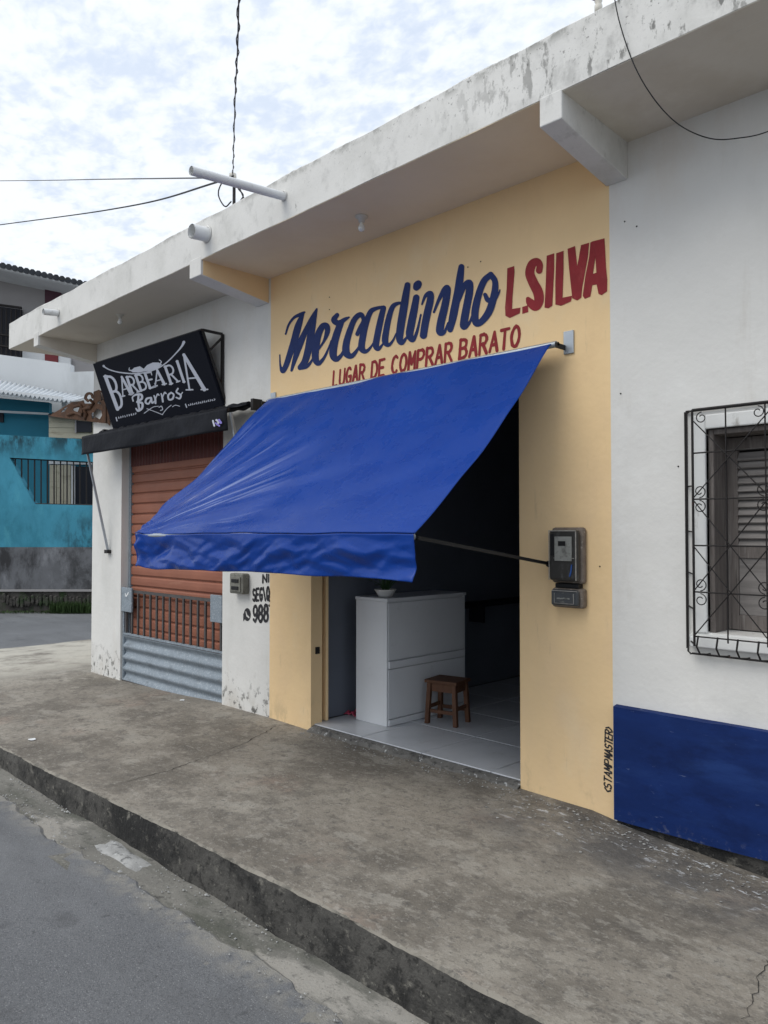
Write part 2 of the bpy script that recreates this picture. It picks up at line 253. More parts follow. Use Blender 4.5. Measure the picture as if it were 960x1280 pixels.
# ------------------------------------------------------------------ mesh helpers
class MB:
    def __init__(s): s.v = []; s.f = []; s.sm = []
    def add(s, vs, fs, smooth=False):
        o = len(s.v); s.v += [tuple(map(float, p)) for p in vs]
        for f in fs: s.f.append(tuple(i+o for i in f)); s.sm.append(smooth)
        return s
    def box(s, a, b):
        x0, y0, z0 = a; x1, y1, z1 = b
        return s.add([(x0, y0, z0), (x1, y0, z0), (x1, y1, z0), (x0, y1, z0), (x0, y0, z1), (x1, y0, z1), (x1, y1, z1), (x0, y1, z1)],
                     [(0, 3, 2, 1), (4, 5, 6, 7), (0, 1, 5, 4), (1, 2, 6, 5), (2, 3, 7, 6), (3, 0, 4, 7)])
    def hexa(s, lo, hi):   # two matching quads
        return s.add(list(lo)+list(hi), [(0, 3, 2, 1), (4, 5, 6, 7), (0, 1, 5, 4), (1, 2, 6, 5), (2, 3, 7, 6), (3, 0, 4, 7)])
    def prism(s, poly, off):
        n = len(poly); off = np.array(off); a = [np.array(p) for p in poly]; b = [p+off for p in a]
        return s.add(a+b, [tuple(range(n)), tuple(range(2*n-1, n-1, -1))]+[(i, n+i, n+(i+1) % n, (i+1) % n) for i in range(n)])
    def tube(s, path, r, sides=8, caps=True):
        P = [np.array(p, float) for p in path]; n = len(P); vs = []; ref = np.array([0.13, .31, .94])
        for i, p in enumerate(P):
            t = P[min(i+1, n-1)]-P[max(i-1, 0)]; t /= np.linalg.norm(t)+1e-12
            u = np.cross(t, ref)
            if np.linalg.norm(u) < .05: u = np.cross(t, (1, 0, 0))
            u /= np.linalg.norm(u); w = np.cross(t, u); rr = r[i] if hasattr(r, '__len__') else r
            for k in range(sides):
                a = 2*math.pi*k/sides; vs.append(p+rr*(math.cos(a)*u+math.sin(a)*w))
        fs = [(i*sides+k, i*sides+(k+1) % sides, (i+1)*sides+(k+1) % sides, (i+1)*sides+k) for i in range(n-1) for k in range(sides)]
        s.add(vs, fs, True)
        if caps: s.add(vs[:sides], [tuple(range(sides))[::-1]]); s.add(vs[-sides:], [tuple(range(sides))])
        return s
    def bar(s, a, b, w, h):  # rectangular bar from a to b
        a, b = np.array(a, float), np.array(b, float); t = (b-a)/np.linalg.norm(b-a)
        u = np.cross(t, (0, 0, 1.0)); u = np.array((1., 0, 0)) if np.linalg.norm(u) < .05 else u/np.linalg.norm(u)
        v = np.cross(u, t); c = [(-1, -1), (1, -1), (1, 1), (-1, 1)]
        return s.hexa([a+u*i*w/2+v*j*h/2 for i, j in c], [b+u*i*w/2+v*j*h/2 for i, j in c])
    def lathe(s, prof, c, n=16, axis='z'):
        vs = []; c = np.array(c, float)
        for r, h in prof:
            for k in range(n):
                a = 2*math.pi*k/n; q = (r*math.cos(a), r*math.sin(a), h)
                vs.append(c+np.array(q if axis == 'z' else (q[0], q[2], q[1])))
        m = len(prof)
        return s.add(vs, [(i*n+k, i*n+(k+1) % n, (i+1)*n+(k+1) % n, (i+1)*n+k) for i in range(m-1) for k in range(n)], True)
    def grid(s, fn, nu, nv, smooth=True):
        vs = [fn(i/nu, j/nv) for j in range(nv+1) for i in range(nu+1)]
        return s.add(vs, [(j*(nu+1)+i, j*(nu+1)+i+1, (j+1)*(nu+1)+i+1, (j+1)*(nu+1)+i) for j in range(nv) for i in range(nu)], smooth)
    def build(s, name, m, parent=None, bevel=0, solid=0, recalc=True):
        base = world_loc(parent) if parent is not None else np.zeros(3)
        me = bpy.data.meshes.new(name)
        me.from_pydata([tuple(np.array(p)-base) for p in s.v], [], s.f); me.update()
        me.polygons.foreach_set('use_smooth', s.sm)
        if recalc:
            import bmesh
            bm = bmesh.new(); bm.from_mesh(me); bmesh.ops.recalc_face_normals(bm, faces=bm.faces[:]); bm.to_mesh(me); bm.free()
        me.materials.append(MATS[m]); o = bpy.data.objects.new(name, me); COL.objects.link(o)
        if parent is not None: o.parent = parent
        if solid: q = o.modifiers.new('Solidify', 'SOLIDIFY'); q.thickness = solid; q.offset = 0
        if bevel: q = o.modifiers.new('Bevel', 'BEVEL'); q.width = bevel; q.segments = 2; q.limit_method = 'ANGLE'; q.angle_limit = .7
        return o
def world_loc(o):
    p = np.zeros(3)
    while o is not None: p = p+np.array(o.location); o = o.parent
    return p
def tag(o, label=None, cat=None, group=None, kind=None):
    for k, v in (('label', label), ('category', cat), ('group', group), ('kind', kind)):
        if v: o[k] = v
    return o
def thing(name, loc, label, cat, group=None):
    o = bpy.data.objects.new(name, None); o.empty_display_size = .1; o.location = tuple(map(float, loc)); COL.objects.link(o)
    return tag(o, label, cat, group)
def dup(o, parent, off):     # copy sharing mesh data
    c = o.copy(); COL.objects.link(c); c.parent = parent; c.location = tuple(np.array(o.location)+np.array(off)); return c
def bx(name, a, b, m, parent=None, bevel=0): return MB().box(a, b).build(name, m, parent, bevel)
def cat_rom(pts, step):
    pts = [np.array(p, float) for p in pts]
    if len(pts) == 2: pts = [pts[0], (pts[0]+pts[1])/2, pts[1]]
    P = [2*pts[0]-pts[1]]+pts+[2*pts[-1]-pts[-2]]; o = []
    for i in range(1, len(P)-2):
        a, b, c, d = P[i-1:i+3]; n = max(2, int(np.linalg.norm((c-b)[:2])/step))
        for k in range(n):
            t = k/n; o.append(.5*((2*b)+(-a+c)*t+(2*a-5*b+4*c-d)*t*t+(-a+3*b-3*c+d)*t**3))
    o.append(pts[-1]); return np.array(o)
def spans(strokes, polys, step, smooth=True):
    """union of brush strokes [(u,v,r)..] and even-odd polygons as thin row spans (flat paint)"""
    D = []
    for st in strokes:
        rmin = min(p[2] for p in st)
        if smooth: D.append(cat_rom(st, max(step, rmin*.25)))
        else:
            q = []
            for a, b in zip(st[:-1], st[1:]):
                a, b = np.array(a, float), np.array(b, float); n = max(2, int(np.linalg.norm((b-a)[:2])/(rmin*.3)))
                q += [a+(b-a)*k/n for k in range(n+1)]
            D.append(np.array(q))
    D = np.concatenate(D) if D else np.zeros((0, 3))
    if len(D): D[:, 2] = np.maximum(D[:, 2], step*.6)
    vs = [p[1] for pl in polys for p in pl]+(list(D[:, 1]-D[:, 2])+list(D[:, 1]+D[:, 2]) if len(D) else [])
    v0, v1 = min(vs), max(vs); res = []; n = int((v1-v0)/step)+1
    for i in range(n):
        v = v0+(i+.5)*step; iv = []
        if len(D):
            k = np.abs(D[:, 1]-v) < D[:, 2]; h = np.sqrt(np.maximum(D[k, 2]**2-(D[k, 1]-v)**2, 0))
            iv += list(zip(D[k, 0]-h, D[k, 0]+h))
        if polys:
            xs = []
            for pl in polys:
                for a, b in zip(pl, pl[1:]+pl[:1]):
                    if (a[1] <= v) != (b[1] <= v): xs.append(a[0]+(v-a[1])/(b[1]-a[1])*(b[0]-a[0]))
            xs.sort(); iv += list(zip(xs[::2], xs[1::2]))
        iv.sort(); cur = None
        for a, b in iv:
            if cur is None: cur = [a, b]
            elif a <= cur[1]+1e-9: cur[1] = max(cur[1], b)
            else: res.append((v-step/2, v+step/2, *cur)); cur = [a, b]
        if cur: res.append((v-step/2, v+step/2, *cur))
    return res
def paint(name, strokes, polys, step, fn, m, parent, smooth=True, solid=0):
    b = MB()
    for v0, v1, a, c in spans(strokes, polys, step, smooth):
        b.add([fn(a, v0), fn(c, v0), fn(c, v1), fn(a, v1)], [(0, 1, 2, 3)])
    return b.build(name, m, parent, recalc=False, solid=solid)
# one-stroke capitals in a unit box
def arc(cx, cy, rx, ry, a0, a1, n=9): return [(cx+rx*math.cos(math.radians(a0+(a1-a0)*k/n)), cy+ry*math.sin(math.radians(a0+(a1-a0)*k/n))) for k in range(n+1)]
G = {
 'A': [[(0, 0), (.5, 1), (1, 0)], [(.18, .33), (.82, .33)]],
 'B': [[(0, 0), (0, 1)], [(0, 1), *arc(.45, .76, .42, .24, 90, -90), (0, .52)], [(0, .52), *arc(.5, .26, .48, .26, 90, -90), (0, 0)]],
 'C': [arc(.55, .5, .5, .5, 50, 310, 14)], 'D': [[(0, 0), (0, 1)], [(0, 1), *arc(.4, .5, .6, .5, 90, -90, 12), (0, 0)]],
 'E': [[(0, 0), (0, 1)], [(0, 1), (.9, 1)], [(0, .52), (.7, .52)], [(0, 0), (.9, 0)]],
 'G': [arc(.55, .5, .5, .5, 50, 330, 14)+[(.98, .45), (.6, .45)]], 'I': [[(.5, 0), (.5, 1)]], 'L': [[(0, 1), (0, 0), (.85, 0)]],
 'M': [[(0, 0), (.08, 1), (.5, .3), (.92, 1), (1, 0)]], 'N': [[(0, 0), (0, 1), (1, 0), (1, 1)]], 'O': [arc(.5, .5, .5, .5, 90, 450, 18)],
 'P': [[(0, 0), (0, 1)], [(0, 1), *arc(.5, .74, .45, .26, 90, -90), (0, .48)]],
 'Q': [arc(.5, .5, .5, .5, 90, 450, 18), [(.55, .3), (1, -.05)]],
 'R': [[(0, 0), (0, 1)], [(0, 1), *arc(.45, .75, .45, .25, 90, -90), (0, .5)], [(.4, .5), (1, 0)]],
 'S': [arc(.5, .74, .42, .26, 40, 250, 10)+arc(.5, .26, .46, .26, 80, -150, 10)], 'T': [[(.5, 0), (.5, 1)], [(0, 1), (1, 1)]],
 'U': [[(0, 1), (0, .3), *arc(.5, .3, .5, .3, 180, 360), (1, 1)]], '9': [arc(.5, .7, .45, .3, 0, 360, 14), [(.95, .7), (.9, .25), (.5, 0), (.1, .12)]],
 '8': [arc(.5, .74, .38, .26, 0, 360, 14), arc(.5, .25, .47, .27, 0, 360, 14)], '7': [[(0, 1), (1, 1), (.35, 0)]], '\\': [[(0, 1), (.9, 0)]],
 '<': [[(1, .9), (.2, .5), (1, .1)]], '>': [[(0, .9), (.8, .5), (0, .1)]]}
def word(txt, u0, u1, vb, vt, r, fn, m, parent, slant=0.0, gap=.32, jit=.04, step=None, name='letter'):
    """brush capitals filling u0..u1, base/top given as (left, right) values"""
    wds = [.35 if c in 'I' else .6 if c in '<>' else 1.0 for c in txt]; tot = sum(wds)+gap*(len(txt)-1); x = 0
    L = u1-u0; sg = 1 if L > 0 else -1
    for c, w in zip(txt, wds):
        st = []
        for s_ in G[c]:
            q = []
            for (gx, gy) in s_:
                t = (x+w*gx)/tot; b = vb[0]+(vb[1]-vb[0])*t; tp = vt[0]+(vt[1]-vt[0])*t; h = tp-b
                q.append((u0+L*t+sg*slant*gy*abs(h)+random.uniform(-jit, jit)*abs(h)*.25, b+h*gy+random.uniform(-jit, jit)*abs(h)*.3, r*random.uniform(.85, 1.15)))
            st.append(q)
        paint(name, st, [], step or r*.22, fn, m, parent, smooth=False)
        x += w+gap

# ================================================================== SETTING: ground, road, gutter, pavement
WALL = 4.12
MB().add([(-400, -400, -.32), (400, -400, -.32), (400, 400, -.32), (-400, 400, -.32)], [(0, 1, 2, 3)]).build('ground', 'earth')
tag(bpy.data.objects['ground'], kind='structure')
def road_edge(X): return 1.965+.035*math.sin(X*1.7+.4)+.018*math.sin(X*4.3)+.012*math.sin(X*11.1+1)+.008*math.sin(X*23.7)+.006*math.sin(X*51)*math.sin(X*7)
rb = MB(); xs = np.concatenate([np.linspace(-60, -14, 24), np.linspace(-13.9, 4, 700), np.linspace(4.2, 40, 20)])
vs = []; fs = []
for i, X in enumerate(xs):
    e = road_edge(X) if X > -11.2 else 30.0
    vs += [(X, -25, -.235), (X, e, -.212), (X, e+.02, -.2235)]
for i in range(len(xs)-1):
    fs += [(3*i, 3*i+3, 3*i+4, 3*i+1), (3*i+1, 3*i+4, 3*i+5, 3*i+2)]
rb.add(vs, fs, False); tag(rb.build('road', 'asphalt'), kind='structure')
gt = MB(); gt.grid(lambda u, v: (-11.2+u*20, 1.8+.5*v, -.222+.006*math.sin(u*60)+.004*math.sin(u*170+v*5)+.012*(v-.5)*(v-.5)), 160, 4)
tag(gt.build('gutter', 'gutter'), kind='structure')
# concrete lumps spilled in the gutter
lump = MB(); c = onZ(158, 1064, -.2)
lump.grid(lambda u, v: (c[0]+(u-.5)*.62*(1+.18*math.sin(9*v)), c[1]-.02+(v-.5)*.17*(1+.3*math.sin(7*u+1)), -.226+.022*max(0, 1-((2*u-1)**2+(2*v-1)**2))**.6), 14, 8)
tag(lump.build('concrete_spill', 'rubble'), 'flat pale splash of dried concrete in the gutter by the kerb', 'concrete')
WX = [-30, -13.4, -12, -10.2, -9.05, -8.3, -6.3, -5.5, -4.9, -2.9, -2.4, -2.2, -1.43, 0, 8]
WZ = [-.25, -.245, -.16, -.085, -.045, -.05, -.0, .006, -.01, -.002, -.005, -.035, -.1, -.13, -.15]
KX = [-30, -13.0, -12, -10, -9, -6.56, -3.7, -2.25, -1.5, 8]
KZ = [-.25, -.245, -.19, -.12, -.095, -.072, -.005, .012, .0, -.01]
def pav_z(X, Y):
    a = np.interp(X, KX, KZ); b = np.interp(X, WX, WZ); t = min(1, max(0, (Y-2.24)/(WALL-2.24)))
    return float(a+(b-a)*t + .004*math.sin(3.1*X+1.3*Y)*math.sin(2.3*Y+.7*X))
pv = MB(); px_ = np.concatenate([np.linspace(-14, -9.3, 40), np.linspace(-9.2, 0, 150), np.linspace(.2, 8, 20)])
py_ = np.concatenate([np.linspace(2.27, 4.3, 30)])
n = len(px_); vs = [(X, Y, pav_z(X, Y)) for Y in py_ for X in px_]
fs = [(j*n+i, j*n+i+1, (j+1)*n+i+1, (j+1)*n+i) for j in range(len(py_)-1) for i in range(n-1)]
pv.add(vs, fs, True)
px2 = np.linspace(-14, -9.0, 40); py2 = np.linspace(4.3, 14, 30); n = len(px2)
pv.add([(X, Y, pav_z(X, Y)-.0) for Y in py2 for X in px2], [(j*n+i, j*n+i+1, (j+1)*n+i+1, (j+1)*n+i) for j in range(len(py2)-1) for i in range(n-1)], True)
pave = pv.build('pavement', 'pavement'); tag(pave, kind='structure')
kb = MB(); kx = np.linspace(-12.6, 8, 900); vs = []; fs = []
def wob(X, k): return .005*math.sin(5.1*X+k)+.003*math.sin(13.7*X+2*k)+.002*math.sin(31*X+k)+.0025*math.sin(73*X+3*k)*math.sin(11*X)
for X in kx:
    z = pav_z(X, 2.27)
    vs += [(X, 2.205+wob(X, 0), -.24), (X, 2.215+wob(X, 1), -.12), (X, 2.224+wob(X, 2), z-.012), (X, 2.232+wob(X, 3), z-.001+.5*wob(X, 5)), (X, 2.275, z+.003), (X, 2.30, z-.01)]
for i in range(len(kx)-1):
    for k in range(5): fs.append((6*i+k, 6*i+6+k, 6*i+7+k, 6*i+k+1))
kb.add(vs, fs, False); ko = tag(kb.build('kerb', 'kerb'), kind='structure'); ko.data.materials.append(MATS['kerb_top']); ko.data.materials.append(MATS['pavement'])
for i_, p_ in enumerate(ko.data.polygons):
    if i_ % 5 == 2: p_.material_index = 1
    elif i_ % 5 > 2: p_.material_index = 2
# cracks in the pavement
def crack(pts_px, w):
    P = [onZ(x, y, pav_z(*onZ(x, y, 0)[:2])) for x, y in pts_px]; Q = []
    for a, b in zip(P[:-1], P[1:]):
        m_ = max(2, int(np.linalg.norm(b-a)/.03))
        Q += [a+(b-a)*k/m_+np.array([random.uniform(-.011, .011), random.uniform(-.011, .011), 0]) for k in range(m_)]
    Q.append(P[-1]); b_ = MB(); vs = []
    for i, p in enumerate(Q):
        t = Q[min(i+1, len(Q)-1)]-Q[max(i-1, 0)]; nn = np.array([-t[1], t[0], 0]); nn /= np.linalg.norm(nn)+1e-9
        ww = w*random.uniform(.3, 1.0); z = pav_z(p[0], p[1])+.003
        vs += [(*(p+nn*ww)[:2], z), (*(p-nn*ww)[:2], z)]
    b_.add(vs, [(2*i, 2*i+2, 2*i+3, 2*i+1) for i in range(len(Q)-1)])
    b_.build('crack', 'crack', pave)
crack([(160, 977), (215, 962), (262, 945), (305, 930), (345, 908)], .0035)
crack([(930, 1275), (945, 1235), (958, 1200)], .0018)

# ================================================================== THE SHOP BUILDING
B = thing('shop_building', (-4, WALL, 0), 'low shop building with white and yellow painted bays under a concrete canopy', 'building')
TOPW = 3.865
def wall_with_hole(x0, x1, hx0, hx1, hz0, hz1, t=.15, z0=-.3, z1=TOPW):
    b = MB()
    b.box((x0, WALL, z0), (hx0, WALL+t, z1)); b.box((hx1, WALL, z0), (x1, WALL+t, z1)); b.box((hx0, WALL, hz1), (hx1, WALL+t, z1))
    if hz0 > z0: b.box((hx0, WALL, z0), (hx1, WALL+t, hz0))
    return b
XL, XY0, XY1, XR = -9.08, -5.55, -2.268, 4.0
SH0, SH1, SHT = -8.34, -6.29, 2.62
OP0, OP1, OPT = -4.985, -2.912, 2.62
wl = wall_with_hole(XL, XY0, SH0, SH1, -.3, SHT).build('wall', 'white_wall', B); wl['label'] = 'white painted wall of the barber bay'
wy = wall_with_hole(XY0, XY1, OP0, OP1, -.3, OPT, .12).build('wall', 'yellow_wall', B); wy['label'] = 'pale yellow painted wall of the grocery bay'
WX0, WX1, WZ0, WZ1 = -1.715, -.62, 1.09, 2.165
wr = wall_with_hole(XY1, XR, WX0, WX1, WZ0, WZ1, .26).build('wall', 'white_wall', B); wr['label'] = 'white wall with barred window and blue band'
bx('side_wall', (XL, WALL+.15, -.3), (XL+.15, 10, TOPW), 'white_wall', B)
bx('back_wall', (XL, 10, -.3), (XR, 10.15, TOPW), 'white_wall', B)
bx('side_wall', (XR-.15, WALL+.26, -.3), (XR, 10, TOPW), 'white_wall', B)
# roof and canopy
FY = 3.43
bx('roof_slab', (-9.9, FY+.14, TOPW+.012), (XR+.4, 10.15, 4.07), 'fascia', B)
fa = MB(); fx = np.linspace(-9.9, XR+.4, 120)
vs = []
for X in fx:
    w1 = .004*math.sin(4*X)+.003*math.sin(11*X); top = 4.175+.045*(X+9.9)/8+w1*1.2; bot = 3.845+.04*min(1, (X+9.9)/7.6)
    vs += [(X, FY+w1*.5, bot), (X, FY+w1*.5, top-.015), (X, FY+.015, top), (X, FY+.125, top), (X, FY+.14, top-.02), (X, FY+.14, bot)]
fs = []
for i in range(len(fx)-1):
    for k in range(6): fs.append((6*i+k, 6*i+(k+1) % 6, 6*i+6+(k+1) % 6, 6*i+6+k))
fs += [tuple(range(6)), tuple(range(6*len(fx)-1, 6*len(fx)-7, -1))]
fa.add(vs, fs, False); fascia = fa.build('fascia', 'fascia', B)
for x0, x1, m in ((-9.9, -9.13, 'cream_soffit'), (-9.0, -5.755, 'cream_soffit'), (-5.58, -2.285, 'ochre_soffit'), (-2.15, XR+.4, 'cream_soffit')):
    bt = lambda X: 3.845+.04*min(1, (X+9.9)/7.6)-.004
    MB().hexa([(x0, FY+.004, bt(x0)), (x1, FY+.004, bt(x1)), (x1, WALL, TOPW-.004), (x0, WALL, TOPW-.004)],
              [(x0, FY+.004, bt(x0)+.02), (x1, FY+.004, bt(x1)+.02), (x1, WALL, TOPW+.01), (x0, WALL, TOPW+.01)]).build('soffit', m, B)
def beam(x0, x1, mside):
    b = MB(); z0f, z0w = 3.74, 3.645
    pr = [(FY-.002, z0f), (FY-.002, TOPW+.03), (WALL, TOPW+.03), (WALL, z0w)]
    b.add([(x0, y, z) for y, z in pr]+[(x1, y, z) for y, z in pr], [(0, 1, 2, 3), (7, 6, 5, 4), (0, 4, 5, 1), (1, 5, 6, 2), (3, 2, 6, 7), (0, 3, 7, 4)])
    o = b.build('canopy_beam', 'fascia', B, .006)
    if mside: # paint on one cheek
        x = (x1+.003) if mside[0] == 'r' else (x0-.003)
        MB().prism([(x, FY+.02, 3.745), (x, FY+.02, TOPW-.001), (x, WALL-.002, TOPW-.001), (x, WALL-.002, z0w+.003)], (-.002 if mside[0] == 'r' else .002, 0, 0)).build('painted_cheek', mside[1], o)
    return o
beam(-9.13, -9.0, ('r', 'cream_soffit')); beam(-5.755, -5.58, ('r', 'yellow_wall')); beam(-2.285, -2.15, ('l', 'yellow_wall')); beam(1.6, 1.74, None)
# blue band along the foot of the right wall
bd = MB(); xs = np.linspace(-2.245, XR-.02, 60)
vs = []
for X in xs:
    zb = -.012+.035*(X+2.24)/1.0*.35
    vs += [(X, WALL-.04, zb+wob(X, 1)*.3), (X, WALL-.04, .628+wob(X, 2)*.6), (X, WALL-.002, .634), (X, WALL-.002, zb+.004)]
fs = [(4*i+k, 4*i+(k+1) % 4, 4*i+4+(k+1) % 4, 4*i+4+k) for i in range(len(xs)-1) for k in range(4)]+[(0, 1, 2, 3), tuple(range(4*len(xs)-1, 4*len(xs)-5, -1))]
bd.add(vs, fs); bd.build('blue_band', 'blue_dado', B)
bx('gap_shade_strip', (-2.24, WALL-.012, -.3), (XR-.02, WALL-.0005, .03), 'kerb', B)  # dark strip below the band: gap shadow and dirt put into its colour
# ------------------------------------------------ painted lettering on the yellow wall
LY = WALL-.0025
def fA(u, v): return onY(340+u/6, 360+v/6, LY)
def fB(u, v): return onY(480+u/6, 320+v/6, LY)
def fC(u, v): return onY(620+u/6.4, 290+v/6.4, LY)
MERC = [
 ('A', [[(102, 345, 7), (125, 275, 9), (165, 222, 11), (210, 200, 15), (242, 182, 9)],
        [(228, 198, 15), (195, 290, 28), (165, 400, 28), (132, 500, 24), (105, 580, 22), (80, 622, 19), (62, 580, 8), (58, 502, 5)],
        [(335, 156, 6), (303, 222, 18), (248, 330, 22), (205, 430, 27), (172, 530, 19), (146, 618, 10)],
        [(335, 158, 8), (308, 260, 24), (290, 360, 30), (272, 460, 29), (246, 550, 27), (208, 594, 18)],
        [(208, 600, 17), (260, 588, 15), (300, 540, 9), (318, 480, 6)]]),
 ('A', [[(340, 470, 9), (385, 405, 10), (413, 335, 20), (412, 287, 22), (382, 285, 24), (350, 340, 27), (330, 430, 29), (324, 520, 28), (345, 565, 20), (385, 530, 12), (420, 460, 8), (444, 395, 6)]]),
 ('A', [[(488, 202, 17), (464, 240, 23), (500, 264, 23), (545, 236, 16), (576, 220, 8)],
        [(515, 262, 26), (487, 340, 29), (466, 420, 31), (458, 500, 30), (482, 534, 22), (522, 500, 14), (556, 430, 9)]]),
 ('A', [[(640, 345, 17), (662, 300, 19), (686, 240, 16), (664, 200, 21), (618, 236, 22), (580, 330, 25), (556, 420, 28), (558, 488, 30), (596, 510, 20), (640, 462, 12), (688, 380, 7)]]),
 ('A', [[(838, 142, 12), (785, 152, 15), (738, 180, 21), (704, 270, 24), (680, 370, 27), (672, 450, 27), (702, 475, 17), (738, 446, 10), (772, 390, 5)],
        [(836, 150, 21), (814, 240, 25), (793, 340, 26), (779, 430, 26), (800, 456, 15), (838, 410, 6)]]),
 ('B', [[(135, 352, 10), (100, 356, 14), (64, 382, 20), (36, 462, 23), (16, 560, 25), (8, 638, 26), (32, 668, 15), (66, 634, 9), (90, 580, 5)],
        [(176, 218, 24), (162, 300, 29), (146, 400, 32), (126, 520, 32), (116, 620, 28), (136, 650, 18), (176, 600, 7)]]),
 ('B', [[(242, 312, 26), (226, 400, 30), (206, 500, 32), (192, 590, 30), (216, 630, 18), (246, 570, 12), (276, 440, 7)], [(258, 208, 28), (250, 220, 33), (242, 236, 26)]]),
 ('B', [[(284, 362, 7), (310, 300, 14), (346, 284, 25), (346, 335, 29), (326, 420, 30), (306, 520, 30), (295, 595, 29)],
        [(374, 420, 9), (410, 330, 14), (450, 258, 22), (474, 242, 26), (470, 300, 29), (450, 400, 31), (426, 500, 32), (420, 568, 30), (452, 570, 14), (480, 500, 7)]]),
 ('B', [[(580, 82, 24), (570, 160, 30), (556, 260, 32), (536, 360, 32), (516, 460, 32), (496, 552, 23)],
        [(560, 340, 12), (600, 230, 22), (640, 202, 27), (640, 270, 31), (620, 380, 31), (602, 480, 32), (600, 528, 28), (640, 500, 12), (662, 440, 7)]]),
 ('B', [[(800, 140, 24), (748, 190, 26), (706, 300, 28), (682, 420, 30), (690, 500, 28), (732, 490, 26), (790, 410, 30), (828, 280, 28), (832, 190, 24), (800, 140, 24)],
        [(758, 290, 16), (780, 330, 21), (822, 326, 20), (858, 282, 9), (869, 254, 5)]])]
for n_, (k, st) in enumerate(MERC):
    paint('letter', [[(x, y, r*.93) for x, y, r in q] for q in st], [], 1.6, (lambda u, v, e=LY-.0007*(n_ % 2): onY(340+u/6, 360+v/6, e)) if k == 'A' else (lambda u, v, e=LY-.0007*(n_ % 2): onY(480+u/6, 320+v/6, e)), 'letter_blue', wy)
SILVA = [([], [[(90, 290), (145, 272), (148, 320), (132, 520), (128, 615), (195, 605), (190, 650), (110, 688), (75, 670), (72, 600), (85, 450)]]),
 ([], [[(210, 600), (255, 585), (258, 640), (210, 655)]]),
 ([[(345, 308, 26), (350, 262, 25), (325, 238, 31), (287, 262, 35), (270, 330, 37), (295, 400, 39), (335, 480, 41), (343, 550, 38), (315, 595, 36), (275, 565, 32), (256, 535, 17)]], []),
 ([], [[(405, 190), (465, 170), (465, 300), (450, 590), (420, 610), (388, 605), (398, 400)]]),
 ([], [[(482, 170), (540, 150), (540, 300), (532, 525), (608, 510), (600, 555), (520, 590), (475, 580), (474, 400)]]),
 ([], [[(572, 135), (632, 112), (650, 275), (680, 105), (745, 85), (735, 200), (690, 440), (682, 525), (650, 548), (610, 530), (600, 440), (585, 300)]]),
 ([], [[(755, 85), (770, 75), (868, 50), (880, 280), (890, 380), (888, 475), (845, 505), (820, 495), (805, 420), (770, 425), (755, 515), (710, 535), (693, 510), (715, 350), (745, 200)], [(795, 200), (803, 325), (775, 335)]])]
for st, pl in SILVA: paint('letter', st, pl, 1.6, fC, 'letter_red', wy)
def fW(u, v): return (u, LY, v)
def wx(x, y): p = onY(x, y, LY); return p[0], p[2]
for txt, x0, x1 in (('LUGAR', 416, 455), ('DE', 464, 480), ('COMPRAR', 489, 564), ('BARATO', 574, 648)):
    def yt(x): return 465+(407-465)*(x-415)/(650-415)
    def yb(x): return 483.5+(431.5-483.5)*(x-415)/(650-415)
    (a, t0), (c_, t1) = wx(x0, yt(x0)), wx(x1, yt(x1)); b0, b1_ = wx(x0, yb(x0))[1], wx(x1, yb(x1))[1]
    word(txt, a, c_, (b0, b1_), (t0, t1), .0115, fW, 'letter_red', wy, slant=.10, gap=.42)
# small maker's mark, reading upwards at the right edge of the yellow wall
word('<STAMP', 0, .185, (0, 0), (.045, .045), .0042, lambda u, v: (-2.283-v+.03*u, LY, .115+u), 'letter_black', wy, slant=.25, gap=.28)
word('MASTER>', .195, .375, (0, 0), (.045, .045), .0042, lambda u, v: (-2.283-v+.03*u, LY, .115+u), 'letter_black', wy, slant=.25, gap=.28)
# black lettering on the white pier beside it
(a, t), (c_, t1) = wx(316, 737), wx(336.5, 733.5); b0, b1_ = wx(316, 751)[1], wx(336.5, 750)[1]
word('SEG\\Q', a, c_, (b0, b1_), (t, t1), .011, fW, 'letter_black', wl, gap=.4)
(a, t), (c_, t1) = wx(316.5, 758), wx(335, 756); b0, b1_ = wx(316.5, 777)[1], wx(335, 776)[1]
word('988', a, c_, (b0, b1_), (t, t1), .014, fW, 'letter_black', wl, gap=.3)
(a, t), (c_, t1) = wx(328.5, 719), wx(336.5, 718); b0, b1_ = wx(328.5, 728)[1], wx(336.5, 727)[1]
word('NI', a, c_, (b0, b1_), (t, t1), .010, fW, 'letter_black', wl, gap=.3)
paint('letter', [], [[(335.2, 756), (337, 755.4), (337, 758.5), (336.2, 758.5)]], .3, lambda u, v: onY(u, v, LY), 'letter_black', wl)
paint('phone_mark', [], [[(304, 776.8), (304, 767)]+[(309+4.3*math.cos(a_), 768.2+8.2*math.sin(a_)) for a_ in np.linspace(math.pi*1.05, math.pi*2.75, 16)], [(306.6, 764), (307.6, 764), (309, 768.5), (312, 771.5), (311, 773), (307.6, 769.8)]], .3, lambda u, v: onY(u, v, LY), 'letter_black', wl)
# nail holes
for x, y in ((412, 371.5), (412, 387), (601, 327), (585, 334), (796, 283), (781, 277), (776, 492), (750, 708), (848, 583)):
    p = onY(x, y, WALL); MB().lathe([(0.0001, -.004), (.0045, -.003), (.004, .004)], p, 8, 'y').build('nail_hole', 'plastic_black', wy if x < 765 else wr)
